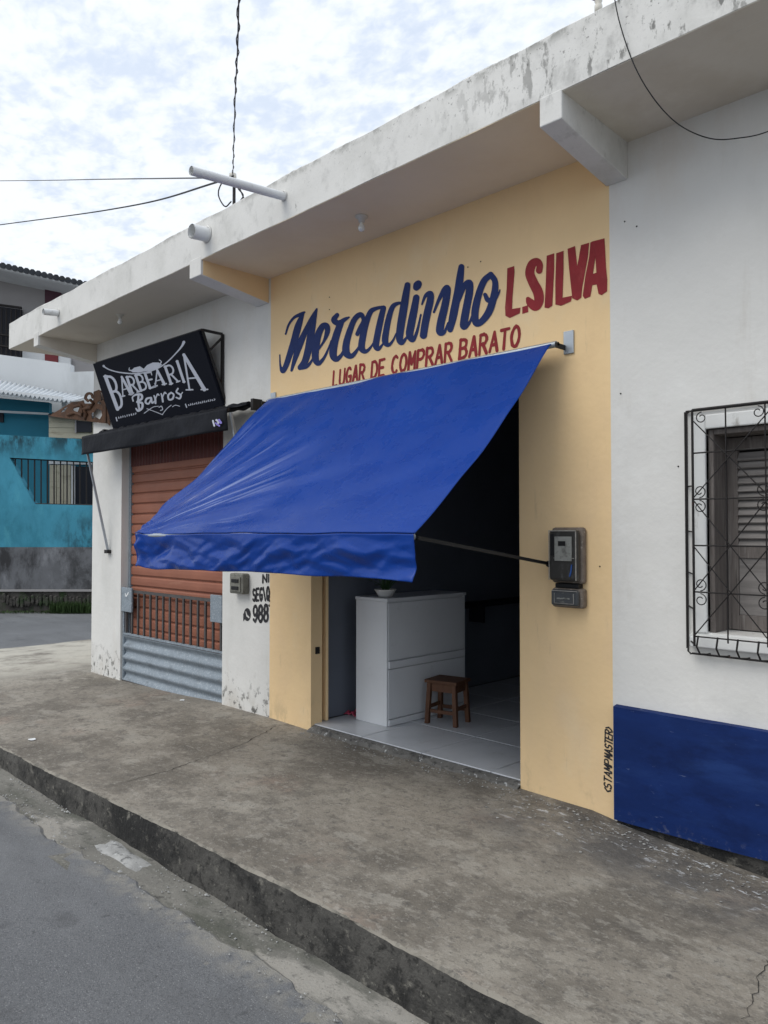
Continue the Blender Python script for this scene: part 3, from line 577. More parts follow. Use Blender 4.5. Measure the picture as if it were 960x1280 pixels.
# ------------------------------------------------ interior of the grocery
fl = tag(bx('shop_floor', (OP0-.1, WALL+.03, -.2), (OP1+.55, 8.6, .034), 'grout'), kind='structure')
tile0 = None; xj = [-4.415+.62*k for k in range(-1, 4)]; yj = [WALL+.035+.62*k for k in range(8)]
for i, x in enumerate(xj):
    for j, y in enumerate(yj):
        x0, x1 = max(x, OP0-.09)+.004, min(x+.62, OP1+.54)-.004
        if x1-x0 < .05: continue
        if x1-x0 > .6:
            if tile0 is None: tile0 = bx('floor_tile', (x0, y+.004, .028), (x1, y+.616, .042), 'tile', fl, .002); t00 = (x0, y)
            else: dup(tile0, fl, (x0-t00[0], y+0-t00[1], 0))
        else: bx('floor_tile', (x0, y+.004, .028), (x1, y+.616, .042), 'tile', fl, .002)
stp = MB(); xs = np.linspace(OP0, OP1, 60)
vs = []
for X in xs:
    e = .02*math.sin(13*X)+.012*math.sin(37*X)+.01*random.uniform(-1, 1)
    vs += [(X, WALL-.035+e*.6, pav_z(X, WALL)-.02), (X, WALL-.02+e*.5, .018+.4*e), (X, WALL+.032, .033), (X, WALL+.032, -.1)]
stp.add(vs, [(4*i+k, 4*i+(k+1) % 4, 4*i+4+(k+1) % 4, 4*i+4+k) for i in range(len(xs)-1) for k in range(4)]); stp.build('threshold', 'threshold', B)
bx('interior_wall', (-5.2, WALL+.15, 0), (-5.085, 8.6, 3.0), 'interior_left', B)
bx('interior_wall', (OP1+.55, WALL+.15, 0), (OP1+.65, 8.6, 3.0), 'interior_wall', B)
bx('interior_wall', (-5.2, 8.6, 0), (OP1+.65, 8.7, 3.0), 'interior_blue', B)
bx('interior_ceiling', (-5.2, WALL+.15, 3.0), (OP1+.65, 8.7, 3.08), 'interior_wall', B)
# folded yellow door leaf against the left jamb
dl = thing('sliding_door', (-5.03, WALL+.2, .04), 'narrow yellow edge of the folded metal door in the shop entrance', 'door')
bx('leaf', (-5.06, WALL+.165, .045), (-4.984, WALL+.19, 2.55), 'yellow_wall', dl, .003)
lk = onY(391, 813, WALL+.05); lb = MB(); lb.box((OP0-.002, WALL+.045, lk[2]-.025), (OP0+.012, WALL+.085, lk[2]+.03)); lb.tube([(OP0+.012, WALL+.06, lk[2]+.02), (OP0+.03, WALL+.06, lk[2]), (OP0+.012, WALL+.06, lk[2]-.02)], .006, 6)
lb.build('latch', 'iron_black', dl)
# counter
ct = thing('shop_counter', (-4.66, 4.5, .042), 'white panelled shop counter standing inside the entrance', 'counter')
cx0, cx1, cy0, cy1, cz = -4.85, -4.485, 4.50, 5.50, 1.05
bx('body', (cx0+.015, cy0+.015, .043), (cx1-.015, cy1-.015, cz), 'counter_white', ct)
bx('end_panel', (cx0, cy0, .043), (cx1, cy0+.016, cz), 'counter_white', ct, .003)
bx('end_panel', (cx0, cy1-.016, .043), (cx1, cy1, cz), 'counter_white', ct, .003)
bx('top', (cx0-.005, cy0-.006, cz+.001), (cx1+.012, cy1+.006, cz+.028), 'counter_white', ct, .004)
bx('front_panel', (cx1-.014, cy0+.017, .10), (cx1+.004, cy1-.017, .50), 'counter_white', ct, .003)
bx('front_panel', (cx1-.014, cy0+.017, .575), (cx1+.004, cy1-.017, cz-.012), 'counter_white', ct, .003)
bx('batten', (cx1-.014, cy0+.017, .508), (cx1+.016, cy1-.017, .566), 'counter_white', ct, .003)
bx('skirting', (cx1-.014, cy0+.017, .045), (cx1+.012, cy1-.017, .094), 'counter_white', ct, .003)
# plant in a white bowl
p = (-4.62, 4.62, cz+.033); pl = thing('potted_plant', p, 'white bowl with a dark leafy plant on the shop counter', 'plant')
MB().lathe([(.001, 0), (.055, 0), (.062, .006), (.088, .05), (.095, .06), (.088, .058), (.078, .045), (.001, .045)], p, 20).build('bowl', 'pot', pl)
lf = MB()
for k in range(46):
    a = random.uniform(0, 6.28); r = random.uniform(.02, .16); h = random.uniform(.05, .28); o = np.array(p)+np.array([r*math.cos(a), r*math.sin(a), .045+h])
    st = np.array(p)+np.array([.02*math.cos(a), .02*math.sin(a), .045]); d = np.array([math.cos(a), math.sin(a), random.uniform(-.4, .3)]); s_ = np.cross(d, (0, 0, 1)); s_ /= np.linalg.norm(s_)
    L_ = random.uniform(.05, .09); lf.add([o, o+d*L_*.5+s_*L_*.28, o+d*L_, o+d*L_*.5-s_*L_*.28], [(0, 1, 2, 3)])
    lf.tube([st, (st+o)/2+np.array([0, 0, .02]), o], .0025, 4, False)
lf.build('foliage', 'leaf', pl)
# stool
sp = (-4.235, 4.965, .042); st = thing('wooden_stool', sp, 'small brown wooden stool in front of the white counter', 'stool')
SR = math.radians(12)
def sr(x, y, z): return (sp[0]+x*math.cos(SR)-y*math.sin(SR), sp[1]+x*math.sin(SR)+y*math.cos(SR), .043+z)
def sbox(name, a, b, bev=.004, spl=0):
    lo = [sr(a[0], a[1], a[2]), sr(b[0], a[1], a[2]), sr(b[0], b[1], a[2]), sr(a[0], b[1], a[2])]
    hi = [sr(a[0], a[1], b[2]), sr(b[0], a[1], b[2]), sr(b[0], b[1], b[2]), sr(a[0], b[1], b[2])]
    return MB().hexa(lo, hi).build(name, 'stool_wood', st, bev)
sbox('seat', (-.15, -.13, .335), (.15, .13, .362), .006)
for ix in (-1, 1):
    for iy in (-1, 1):
        x, y = ix*.115, iy*.095; q = [(-.018, -.018), (.018, -.018), (.018, .018), (-.018, .018)]
        MB().hexa([sr(x*1.15+i, y*1.15+j, 0) for i, j in q], [sr(x+i, y+j, .334) for i, j in q]).build('leg', 'stool_wood', st, .003)
for iy in (-1, 1): sbox('apron', (-.095, iy*.095-.01, .265), (.095, iy*.095+.01, .333)); sbox('stretcher', (-.105, iy*.103-.009, .09), (.105, iy*.103+.009, .12))
for ix in (-1, 1): sbox('apron', (ix*.115-.01, -.075, .265), (ix*.115+.01, .075, .333)); sbox('stretcher', (ix*.123-.009, -.085, .12), (ix*.123+.009, .085, .15))
# pink cloth on the floor
pk = MB(); pc = (-4.985, 4.62, .043)
pk.grid(lambda u, v: (pc[0]+(u-.5)*.16, pc[1]+(v-.5)*.14, pc[2]+.002+.05*abs(math.sin(7*u+3*v)*math.sin(5*v+2*u))*max(0, 1-((2*u-1)**2+(2*v-1)**2)*.5)), 12, 12)
tag(pk.build('pink_cloth', 'pink', solid=.003), 'small crumpled pink cloth on the floor left of the counter', 'cloth')
# dark shelf line inside, on the left inner wall beyond the counter
sh = thing('wall_shelf', (-5.0, 6.9, .88), 'dark wall shelf on the inner wall beyond the white counter', 'shelf')
bx('board', (-5.084, 5.9, .875), (-4.82, 8.4, .905), 'interior_blue', sh)
bx('bracket', (-5.084, 6.3, .70), (-4.9, 6.33, .874), 'interior_blue', sh); bx('bracket', (-5.084, 7.7, .70), (-4.9, 7.73, .874), 'interior_blue', sh)

# ------------------------------------------------ roller shutter of the barber bay
RS = thing('roller_shutter', ((SH0+SH1)/2, WALL+.11, 0), 'closed orange-red slatted roller shutter under the black awning', 'shutter')
prof = [(.010, 0.0), (-.004, .002), (-.010, .010), (-.012, .05), (-.010, .085), (-.002, .097), (.010, .103), (.010, .1155)]
def slat_mesh(z):
    b = MB(); vs = []
    for x in (SH0+.05, SH1-.01): vs += [(x, WALL+.11+y, z+h) for y, h in prof]
    k = len(prof); b.add(vs, [(i, i+1, k+i+1, k+i) for i in range(k-1)], False); return b
s0 = slat_mesh(-.02).build('slat', 'shutter_red', RS, recalc=False)
for i in range(1, 21): dup(s0, RS, (0, 0, .1155*i))
hp = MB(); nn = 60
vs = []
for i in range(nn+1):
    X = SH0+.05+(SH1-SH0-.06)*i/nn; y = WALL+.085+(.012 if i % 2 else 0); vs += [(X, y, 2.36), (X, y, 2.62)]
hp.add(vs, [(2*i, 2*i+1, 2*i+3, 2*i+2) for i in range(nn)]); hp.build('header_panel', 'shutter_dark', RS, recalc=False)
bx('bottom_bar', (SH0+.05, WALL+.085, -.045), (SH1-.01, WALL+.125, -.012), 'gate_bar', RS)
bx('guide_rail', (SH0+.001, WALL+.09, -.05), (SH0+.045, WALL+.145, 2.6), 'gate_grey', RS); bx('guide_rail', (SH1-.012, WALL+.09, -.05), (SH1-.001, WALL+.145, 2.6), 'gate_grey', RS)
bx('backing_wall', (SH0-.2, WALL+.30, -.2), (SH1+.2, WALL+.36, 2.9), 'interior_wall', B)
# low metal gate in front of it
GA = thing('metal_gate', ((SH0+SH1)/2, WALL+.03, -.04), 'grey half-height gate of bars over a corrugated panel before the red shutter', 'gate')
gy = WALL+.035; gx0, gx1 = SH0+.012, SH1-.012
cp = MB(); nn = 60
cp.grid(lambda u, v: (gx0+(gx1-gx0)*u, gy-.018*math.cos(v*4*2*math.pi), -.035+.50*v), 6, nn); cp.build('corrugated_panel', 'gate_grey', GA, recalc=False)
bx('sill_rail', (gx0, gy-.02, -.055), (gx1, gy+.025, -.037), 'gate_bar', GA)
bx('lower_rail', (gx0, gy-.012, .468), (gx1, gy+.016, .49), 'gate_grey', GA)
bx('upper_rail', (gx0, gy-.010, .945), (gx1, gy+.014, .975), 'gate_bar', GA)
gb0 = None
for i in range(15):
    x = gx0+.06+(gx1-gx0-.12)*i/14
    if gb0 is None: gb0 = bx('bar', (x-.013, gy-.009, .491), (x+.013, gy+.009, .944), 'gate_bar', GA, .002); xb0 = x
    else: dup(gb0, GA, (x-xb0, 0, 0))
bx('post', (gx0-.006, gy-.014, -.03), (gx0+.022, gy+.014, 1.0), 'gate_grey', GA, .002); bx('post', (gx1-.022, gy-.014, -.03), (gx1+.006, gy+.014, 1.0), 'gate_grey', GA, .002)
bx('lock_plate', (gx0+.0, gy-.035, .73), (gx0+.24, gy-.012, 1.0), 'gate_grey', GA, .005)
bx('lock_plate', (gx1-.2, gy-.035, .76), (gx1-.0, gy-.012, 1.02), 'gate_grey', GA, .005)
paint('lock_mark', [[(gx0+.10, .93, .009), (gx0+.12, .905, .009), (gx0+.17, .945, .009)]], [], .002, lambda u, v: (u, gy-.0365, v), 'paper', GA)
# doorbell box
p = onY(304, 730, WALL); db = thing('switch_box', p, 'small weathered grey switch box on the white pier below the blue awning', 'switch box')
bx('case', (p[0]-.11, WALL-.075, p[2]-.085), (p[0]+.10, WALL-.002, p[2]+.10), 'box_grey', db, .012)
bx('cover', (p[0]-.085, WALL-.085, p[2]-.065), (p[0]+.075, WALL-.076, p[2]+.07), 'box_grey', db, .004)
for k in (-.03, .035): bx('rocker', (p[0]-.06, WALL-.092, p[2]+k-.018), (p[0]+.05, WALL-.086, p[2]+k+.014), 'plastic_black', db, .003)

# ------------------------------------------------ window on the right: jambs, louvred shutters, sill
wj = MB(); d0, d1 = WALL+.02, WALL+.25
wj.box((WX0+.001, d0, WZ0), (WX0+.03, d1, WZ1)); wj.box((WX1-.03, d0, WZ0), (WX1-.001, d1, WZ1)); wj.box((WX0+.03, d0, WZ1-.03), (WX1-.03, d1, WZ1-.001))
win = wj.build('window_frame', 'wood_old', B, .004); win['label'] = 'weathered dark wooden window frame'
tr = MB(); o_ = .078
tr.box((WX0-o_, WALL-.014, WZ0-.001), (WX0, WALL+.03, WZ1+.075)); tr.box((WX1, WALL-.014, WZ0-.001), (WX1+o_, WALL+.03, WZ1+.075)); tr.box((WX0, WALL-.014, WZ1), (WX1, WALL+.03, WZ1+.075))
tr.build('window_surround', 'white_trim', B, .006)
MB().hexa([(WX0-.09, WALL-.05, WZ0-.075), (WX1+.09, WALL-.05, WZ0-.075), (WX1+.09, WALL+.03, WZ0-.075), (WX0-.09, WALL+.03, WZ0-.075)],
          [(WX0-.09, WALL-.05, WZ0-.02), (WX1+.09, WALL-.05, WZ0-.02), (WX1+.09, WALL+.03, WZ0-.002), (WX0-.09, WALL+.03, WZ0-.002)]).build('window_sill', 'white_trim', B, .006)
bx('window_backing', (WX0-.1, WALL+.262, WZ0-.1), (WX1+.1, WALL+.28, WZ1+.1), 'plastic_black', B)
def leaf(x0, x1):
    y = WALL+.19; f = MB()
    zb, zt = WZ0+.006, WZ1-.035; zr = WZ0+.42
    f.box((x0, y, zb), (x0+.055, y+.035, zt)); f.box((x1-.055, y, zb), (x1, y+.035, zt))
    f.box((x0+.055, y, zt-.07), (x1-.055, y+.035, zt)); f.box((x0+.055, y, zb), (x1-.055, y+.035, zb+.08)); f.box((x0+.055, y, zr-.03), (x1-.055, y+.035, zr+.04))
    o = f.build('window_shutter', 'wood_old', B, .003)
    bx('panel', (x0+.056, y+.012, zb+.081), (x1-.056, y+.026, zr-.031), 'wood_slat', o)
    z = zr+.055; s_ = None; k = 0
    while z < zt-.085:
        if s_ is None:
            s_ = MB().hexa([(x0+.056, y-.004, z-.02), (x1-.056, y-.004, z-.02), (x1-.056, y+.004, z-.026), (x0+.056, y+.004, z-.026)],
                           [(x0+.056, y+.026, z+.022), (x1-.056, y+.026, z+.022), (x1-.056, y+.034, z+.016), (x0+.056, y+.034, z+.016)]).build('slat', 'wood_slat', o)
        else: dup(s_, o, (0, 0, .042*k))
        k += 1; z += .042
leaf(WX0+.032, (WX0+WX1)/2-.003); leaf((WX0+WX1)/2+.003, WX1-.032)
# wrought iron grille
GR = thing('window_grille', ((WX0+WX1)/2, WALL, WZ0), 'rusty black wrought iron grille with scrolls over the right-hand window', 'grille')
gY = WALL-.12; ga, gb, gz0, gz1 = WX0-.022, WX1+.022, 1.0, 2.255
def rod(name, pts, r=.005): return MB().tube(pts, r*.82, 6).build(name, 'iron_black', GR)
for x in (ga, gb):
    rod('upright', [(x, gY, gz1), (x, gY, gz0+.03)], .008); s = -1 if x == ga else 1
    rod('upright', [(x+s*.085, WALL-.015, gz1+.01), (x+s*.085, WALL-.015, gz0)], .006); rod('upright', [(x+s*.06, WALL-.05, gz1+.01), (x+s*.062, WALL-.055, gz0-.01), (x+s*.04, WALL-.07, gz0-.02)], .006)
    for z in (gz1, 1.86, 1.62, 1.40, 1.22, gz0+.04): rod('side_rod', [(x, gY, z), (x+s*.085, WALL+.005, z+.005)])
rod('top_rod', [(ga, gY, gz1), (gb, gY, gz1)], .009); rod('top_rod', [(ga-.08, WALL-.015, gz1+.012), (gb+.08, WALL-.015, gz1+.012)], .007)
nx = 6; cell = (gb-ga)/nx
for i in range(nx):
    x = ga+cell*(i+.9); rod('upright', [(x, gY, gz1), (x, gY, gz0+.06)], .005)
rows = [2.03, 1.79, 1.55, 1.31, 1.08]
for z in rows: rod('cross_rod', [(ga, gY+.002, z), (gb, gY+.002, z)])
for i in range(12):
    x = ga+.02+i*(gb-ga-.04)/11; rod('belly_rod', [(x, gY, gz0+.085), (x, gY-.02, gz0+.03), (x+.004, gY+.01, gz0-.01), (x+.01, WALL-.03, gz0-.02), (x+.01, WALL+.002, gz0-.02)], .006)
rod('bottom_rod', [(ga-.05, WALL-.035, gz0-.022), (gb+.05, WALL-.035, gz0-.022)], .007)
for i in range(3):
    for (za, zb) in ((gz1-.05, 1.79), (1.79, 1.31), (1.55, 1.08)):
        x0 = ga+i*2*cell; x1 = x0+2*cell
        if za == 1.55 and i != 0: continue
        rod('diagonal_rod', [(x0, gY-.006, za), (x1, gY-.006, zb)], .004); rod('diagonal_rod', [(x0, gY-.010, zb), (x1, gY-.010, za)], .004)
def scroll(cx_, cz_, r, a0, turns, s):
    return [(cx_+s*r*(1-.62*t)*math.cos(a0+turns*2*math.pi*t), gY-.004, cz_+r*(1-.62*t)*math.sin(a0+turns*2*math.pi*t)) for t in np.linspace(0, 1, 22)]
for i in range(4):
    for z in (1.79, 1.31):
        for q in (-1, 1):
            for s in (-1, 1):
                if i == 0 and s == -1: continue
                x = ga+i*2*cell+.004; rod('scroll', [(xx, yy, z+q*(.045+(zz-z))) if False else (xx, yy, z+q*(.04+zz)) for xx, yy, zz in scroll(x+s*.032, 0, .033, -math.pi*.5, 1.15, s)], .0035)
    for s in (-1, 1):
        if i == 0 and s == -1: continue
        rod('scroll', [(xx, yy, gz1-.045+zz) for xx, yy, zz in scroll(ga+i*2*cell+s*.05, 0, .03, math.pi*.5, 1.15, s)], .0035)

# ------------------------------------------------ electricity meter
mx0, mx1, mz0, mz1 = -2.645, -2.425, 1.168, 1.648
ME = thing('electricity_meter', ((mx0+mx1)/2, WALL, mz0), 'dirty dark electricity meter box with clear cover on the yellow wall', 'meter')
def rbox(name, x0, x1, y0, y1, z0, z1, m, bev): return bx(name, (x0, y0, z0), (x1, y1, z1), m, ME, bev)
rbox('back_case', mx0, mx1, WALL-.05, WALL-.001, mz0+.145, mz1, 'meter_rim', .018)
rbox('front_cover', mx0+.012, mx1-.012, WALL-.10, WALL-.051, mz0+.16, mz1-.015, 'meter_glass', .02)
rbox('meter_face', mx0+.058, mx1-.045, WALL-.105, WALL-.101, mz1-.20, mz1-.055, 'meter_face', .003)
rbox('display', mx0+.085, mx0+.135, WALL-.108, WALL-.1055, mz1-.11, mz1-.082, 'plastic_black', .001)
rbox('side_strip', mx0+.03, mx0+.055, WALL-.104, WALL-.101, mz1-.17, mz1-.04, 'plastic_black', .002)
rbox('neck', mx0+.03, mx1-.03, WALL-.055, WALL-.002, mz0+.118, mz0+.144, 'plastic_black', .004)
rbox('lower_case', mx0+.008, mx1, WALL-.06, WALL-.001, mz0, mz0+.117, 'meter_rim', .016)
rbox('lower_cover', mx0+.02, mx1-.014, WALL-.09, WALL-.061, mz0+.012, mz0+.11, 'meter_case', .014)
rbox('label_plate', mx0+.05, mx1-.045, WALL-.094, WALL-.0905, mz0+.03, mz0+.085, 'meter_case', .002)
paint('label_print', [[(mx0+.07+.022*k, mz0+.06+random.uniform(-.006, .006), .004), (mx0+.085+.022*k, mz0+.058, .004)] for k in range(4)], [], .001, lambda u, v: (u, WALL-.0952, v), 'meter_face', ME)
for a_, b_ in (((mx0+.016, mz0+.165), (mx0+.020, mz1-.02)), ((mx1-.022, mz0+.165), (mx1-.016, mz1-.02)), ((mx0+.016, mz1-.024), (mx1-.016, mz1-.018)), ((mx0+.05, mz1-.185), (mx1-.03, mz1-.181))):
    rbox('cover_edge', a_[0], b_[0], WALL-.1025, WALL-.0985, a_[1], b_[1], 'meter_edge', .001)
for a_, b_ in (((mx0+.03, mz0+.100), (mx1-.02, mz0+.104)), ((mx0+.046, mz0+.026), (mx1-.041, mz0+.029)), ((mx0+.046, mz0+.03), (mx0+.049, mz0+.088)), ((mx1-.044, mz0+.03), (mx1-.041, mz0+.088))):
    rbox('cover_edge', a_[0], b_[0], WALL-.0935, WALL-.089, a_[1], b_[1], 'meter_edge', .001)
MB().tube([(mx1-.06, WALL-.103, mz0+.19), (mx1-.05, WALL-.104, mz0+.22), (mx1-.045, WALL-.104, mz0+.26)], .005, 6).build('seal_wire', 'plastic_blue', ME)

# ------------------------------------------------ blue awning
AX0, AX1, AT, AF = -5.60, -2.675, (4.02, 2.763), (2.88, 1.612)
BA = thing('blue_awning', ((AX0+AX1)/2, WALL, 1.4), 'large bright blue vinyl drop-arm awning over the shop entrance', 'awning')
def wr_noise(a, b): return math.sin(a*3.1+1.7*math.sin(b*2.3))*math.sin(b*2.7+a*.9)
def aw(u, v):
    X = (AX0+.165*(1-v))+(AX1-AX0-.09*(1-v))*u; Y = AT[0]+(AF[0]-AT[0])*v; Z = AT[1]+(AF[1]-AT[1])*v
    nrm = np.array([0, -.735, .678])
    sag = -(.012+.036*min(1, u*2.2))*math.sin(math.pi*v)**1.2
    # creases radiating from the lower left corner
    du, dv = (u+.03)*2.9, (1.03-v)*1.65; r = math.hypot(du, dv); th = math.atan2(dv, du)
    amp = .030*math.exp(-r*1.0)*min(1, r*3)
    cr_ = abs(math.sin(th*9+.8*math.sin(r*2.5)))**3 + .6*abs(math.sin(th*15+1+r))**5
    w = .005*wr_noise(u*5, v*4)+.003*math.sin(u*40+6*math.sin(v*3))*v*v*.6
    edge = .012*math.sin(v*9)*(1-min(1, u*9))
    p = np.array([X, Y, Z])+nrm*(sag-amp*cr_+w+edge*.6)
    return p
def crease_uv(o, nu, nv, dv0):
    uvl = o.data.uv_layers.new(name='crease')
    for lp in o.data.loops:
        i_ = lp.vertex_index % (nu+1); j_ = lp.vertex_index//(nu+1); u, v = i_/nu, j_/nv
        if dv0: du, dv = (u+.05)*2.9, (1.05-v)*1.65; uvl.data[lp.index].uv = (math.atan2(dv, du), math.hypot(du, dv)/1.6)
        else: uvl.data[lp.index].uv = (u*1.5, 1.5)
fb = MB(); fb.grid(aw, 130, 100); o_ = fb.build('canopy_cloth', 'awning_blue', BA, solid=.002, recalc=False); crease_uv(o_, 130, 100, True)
def tri(x): return abs((x % 1.0)-.5)*2
FOLDS = [(5.3, 2.1, .2, .030), (3.1, -3.0, .6, .030), (9.7, 3.6, .1, .017), (13.0, -4.4, .4, .012), (2.2, 1.9, .8, .03), (21.0, 5.0, .3, .006), (7.1, 6.5, .7, .012), (1.3, 3.1, .45, .03)]
def val(u, v):
    p0 = aw(u, 1.0); drop = .245+.006*math.sin(u*5+.6)+.002*math.sin(u*19)
    f = v*(.016*math.sin(u*8+2.5*v)+.006*math.sin(u*21-4*v+1))
    uu = u+.03*math.sin(u*9+v*2.1)+.01*math.sin(v*6+u*31); vv = v+.12*math.sin(u*12)+.05*math.sin(u*33+1)
    fold = sum(a*(tri(k*uu+q*vv*.45+ph)-.5) for k, q, ph, a in FOLDS)*min(1, v*3.0)*.45
    return (p0[0]+.006*math.sin(v*6)*(1-u)-.03*v*(1-u), p0[1]-.006+f-fold+.02*v, p0[2]-.002-drop*v)
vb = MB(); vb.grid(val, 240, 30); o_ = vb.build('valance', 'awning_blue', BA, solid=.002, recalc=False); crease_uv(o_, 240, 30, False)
MB().tube([(AX0+.14, AT[0]+.012, AT[1]-.012), (AX1+.10, AT[0]+.012, AT[1]-.012)], .02, 12).build('roller', 'steel', BA)
MB().tube([aw(0, 1)+np.array([-.01, .018, -.014]), aw(1, 1)+np.array([-.02, .018, -.014])], .016, 10).build('front_bar', 'steel', BA)
hm = MB(); hm.tube([aw(i/40, .998)+np.array([0, -.004, .004]) for i in range(41)], .0045, 5); hm.build('hem', 'awning_blue', BA)
for s, x in ((-1, AX0+.10), (1, AX1+.135)):
    bx('bracket', (x-.035, WALL-.012, 2.70), (x+.035, WALL-.001, 2.84), 'steel', BA, .003)
    b_ = MB(); b_.box((x-.028, AT[0]-.012, 2.725), (x-.020, WALL-.012, 2.755)); b_.tube([(x-s*.02, AT[0]+.012, AT[1]-.012), (x-s*.08, AT[0]+.012, AT[1]-.012)], .012, 8); b_.build('roller_pin', 'iron_black', BA)
    xa = AX0+.02 if s < 0 else AX1-.0
    fa_ = aw(0 if s < 0 else 1, 1)
    MB().bar((xa, WALL-.02, 1.425), (fa_[0]-s*.012, fa_[1]+.035, fa_[2]-.02), .018, .018).build('arm', 'plastic_black', BA)
    MB().tube([(xa, WALL-.035, 1.425), (xa, WALL, 1.425)], .02, 8).build('arm_pivot', 'iron_black', BA)

# ------------------------------------------------ black awning of the barber
BK = thing('black_awning', (-7.2, WALL, 2.5), 'narrow rolled-up black awning below the barber sign', 'awning')
kx0, kx1, kY = -8.66, -5.74, 3.80
kb_ = MB(); kb_.grid(lambda u, v: (kx0+(kx1-kx0)*u, 4.03+(kY-4.03)*v, 2.76-.06*v-.012*math.sin(3.14*v)+.004*math.sin(9*u)), 30, 6); kb_.build('canopy_cloth', 'awning_black', BK, solid=.003)
kb_ = MB(); kb_.grid(lambda u, v: (kx0+(kx1-kx0)*u-.02*v*(1-u), kY-.004+.012*v*math.sin(11*u+2)+.006*math.sin(23*u+4*v)*v, 2.70-(.205+.008*math.sin(5*u))*v), 60, 8); kb_.build('valance', 'awning_black', BK, solid=.003)
MB().tube([(kx0, kY+.015, 2.69), (kx1, kY+.015, 2.69)], .014, 8).build('front_bar', 'iron_black', BK)
rl = MB()
rl.tube([(kx0-.05+i*.05, 4.045+.004*math.sin(i*2.1), 2.755+.004*math.sin(i*1.3)) for i in range(int((kx1-kx0+.1)/.05))], [.034+.006*math.sin(i*1.9) for i in range(int((kx1-kx0+.1)/.05))], 10); rl.build('roll', 'awning_black', BK)
for x in (kx0+.02, kx1+.02):
    bx('bracket', (x-.02+.03, WALL-.10, 2.70), (x+.02+.03, WALL-.001, 2.80), 'iron_black', BK, .003)
    MB().bar((x, kY+.02, 2.66), (x+.02, WALL-.02, 1.40), .022, .022).build('arm', 'steel', BK)
    bx('arm_pivot', (x-.02, WALL-.05, 1.375), (x+.06, WALL-.001, 1.415), 'iron_black', BK, .003)
fK = lambda u, v: onY(120+u/5.647, 410+v/5.647, kY-.02)
paint('printed_mark', [[(825, 655, 6), (835, 690, 6)], [(850, 650, 7), (865, 662, 7), (855, 680, 7)]], [], 1.5, fK, 'sign_print', BK)
paint('printed_mark', [[(868, 650, 8), (880, 668, 9)], [(845, 672, 6), (870, 690, 6)]], [], 1.5, lambda u, v: onY(120+u/5.647, 410+v/5.647, kY-.022), 'logo_purple', BK)

# ------------------------------------------------ barber sign
SG = thing('barber_sign', (-7.37, WALL, 2.75), 'black barber shop signboard with white lettering leaning out from the wall', 'sign')
c4 = [np.array(q) for q in ((-8.45, 4.085, 2.70), (-6.3, 4.095, 2.80), (-6.3, 3.85, 3.487), (-8.45, 3.835, 3.505))]
nrm = np.cross(c4[1]-c4[0], c4[3]-c4[0]); nrm /= np.linalg.norm(nrm)
if nrm[1] > 0: nrm = -nrm
c4[2] = onPlane(248, 413, c4[0], nrm); c4[1] = onPlane(278.5, 507, c4[0], nrm); c4[3] = onPlane(116, 455, c4[0], nrm); c4[0] = onPlane(144, 545, c4[0], nrm)
MB().prism(c4, -nrm*.03).build('board', 'sign_black', SG, .003)
fr = lambda a, b, n_='frame_bar': MB().bar(a, b, .022, .022).build(n_, 'iron_black', SG)
for e, (t_, b_) in enumerate(((c4[2], c4[1]), (c4[3], c4[0]))):
    t_ = t_-nrm*.045; b_ = b_-nrm*.045; wt = np.array([t_[0]+(.06 if e == 0 else 0), WALL-.02, t_[2]-.02]); wb = np.array([wt[0], WALL-.02, b_[2]])
    fr(t_, wt); fr(wt, wb); fr(t_*.72+b_*.28, np.array([wt[0], WALL-.02, wt[2]-.03])); fr(t_, b_)
fr(c4[2]-nrm*.045, c4[3]-nrm*.045); fr(c4[1]-nrm*.045, c4[0]-nrm*.045)
pS = c4[0]+nrm*.002
fS = lambda u, v: onPlane(120+u/5.647, 410+v/5.647, pS, nrm)
def qmap(TL, TR, BR, BL):
    TL, TR, BR, BL = map(np.array, (TL, TR, BR, BL)); return lambda gx, gy: (TL*(1-gx)+TR*gx)*gy+(BL*(1-gx)+BR*gx)*(1-gy)
QU = [('B', (66, 342), (135, 345), (192, 545), (152, 572)), ('A', (168, 348), (200, 342), (246, 466), (190, 482)), ('R', (218, 346), (262, 340), (300, 450), (256, 462)),
      ('B', (280, 334), (325, 326), (362, 428), (318, 442)), ('E', (345, 318), (392, 310), (424, 412), (382, 424)), ('A', (422, 302), (446, 292), (482, 396), (418, 410)),
      ('R', (488, 272), (538, 256), (580, 378), (530, 394)), ('I', (560, 240), (585, 230), (636, 378), (606, 384)), ('A', (604, 196), (642, 180), (765, 434), (660, 436))]
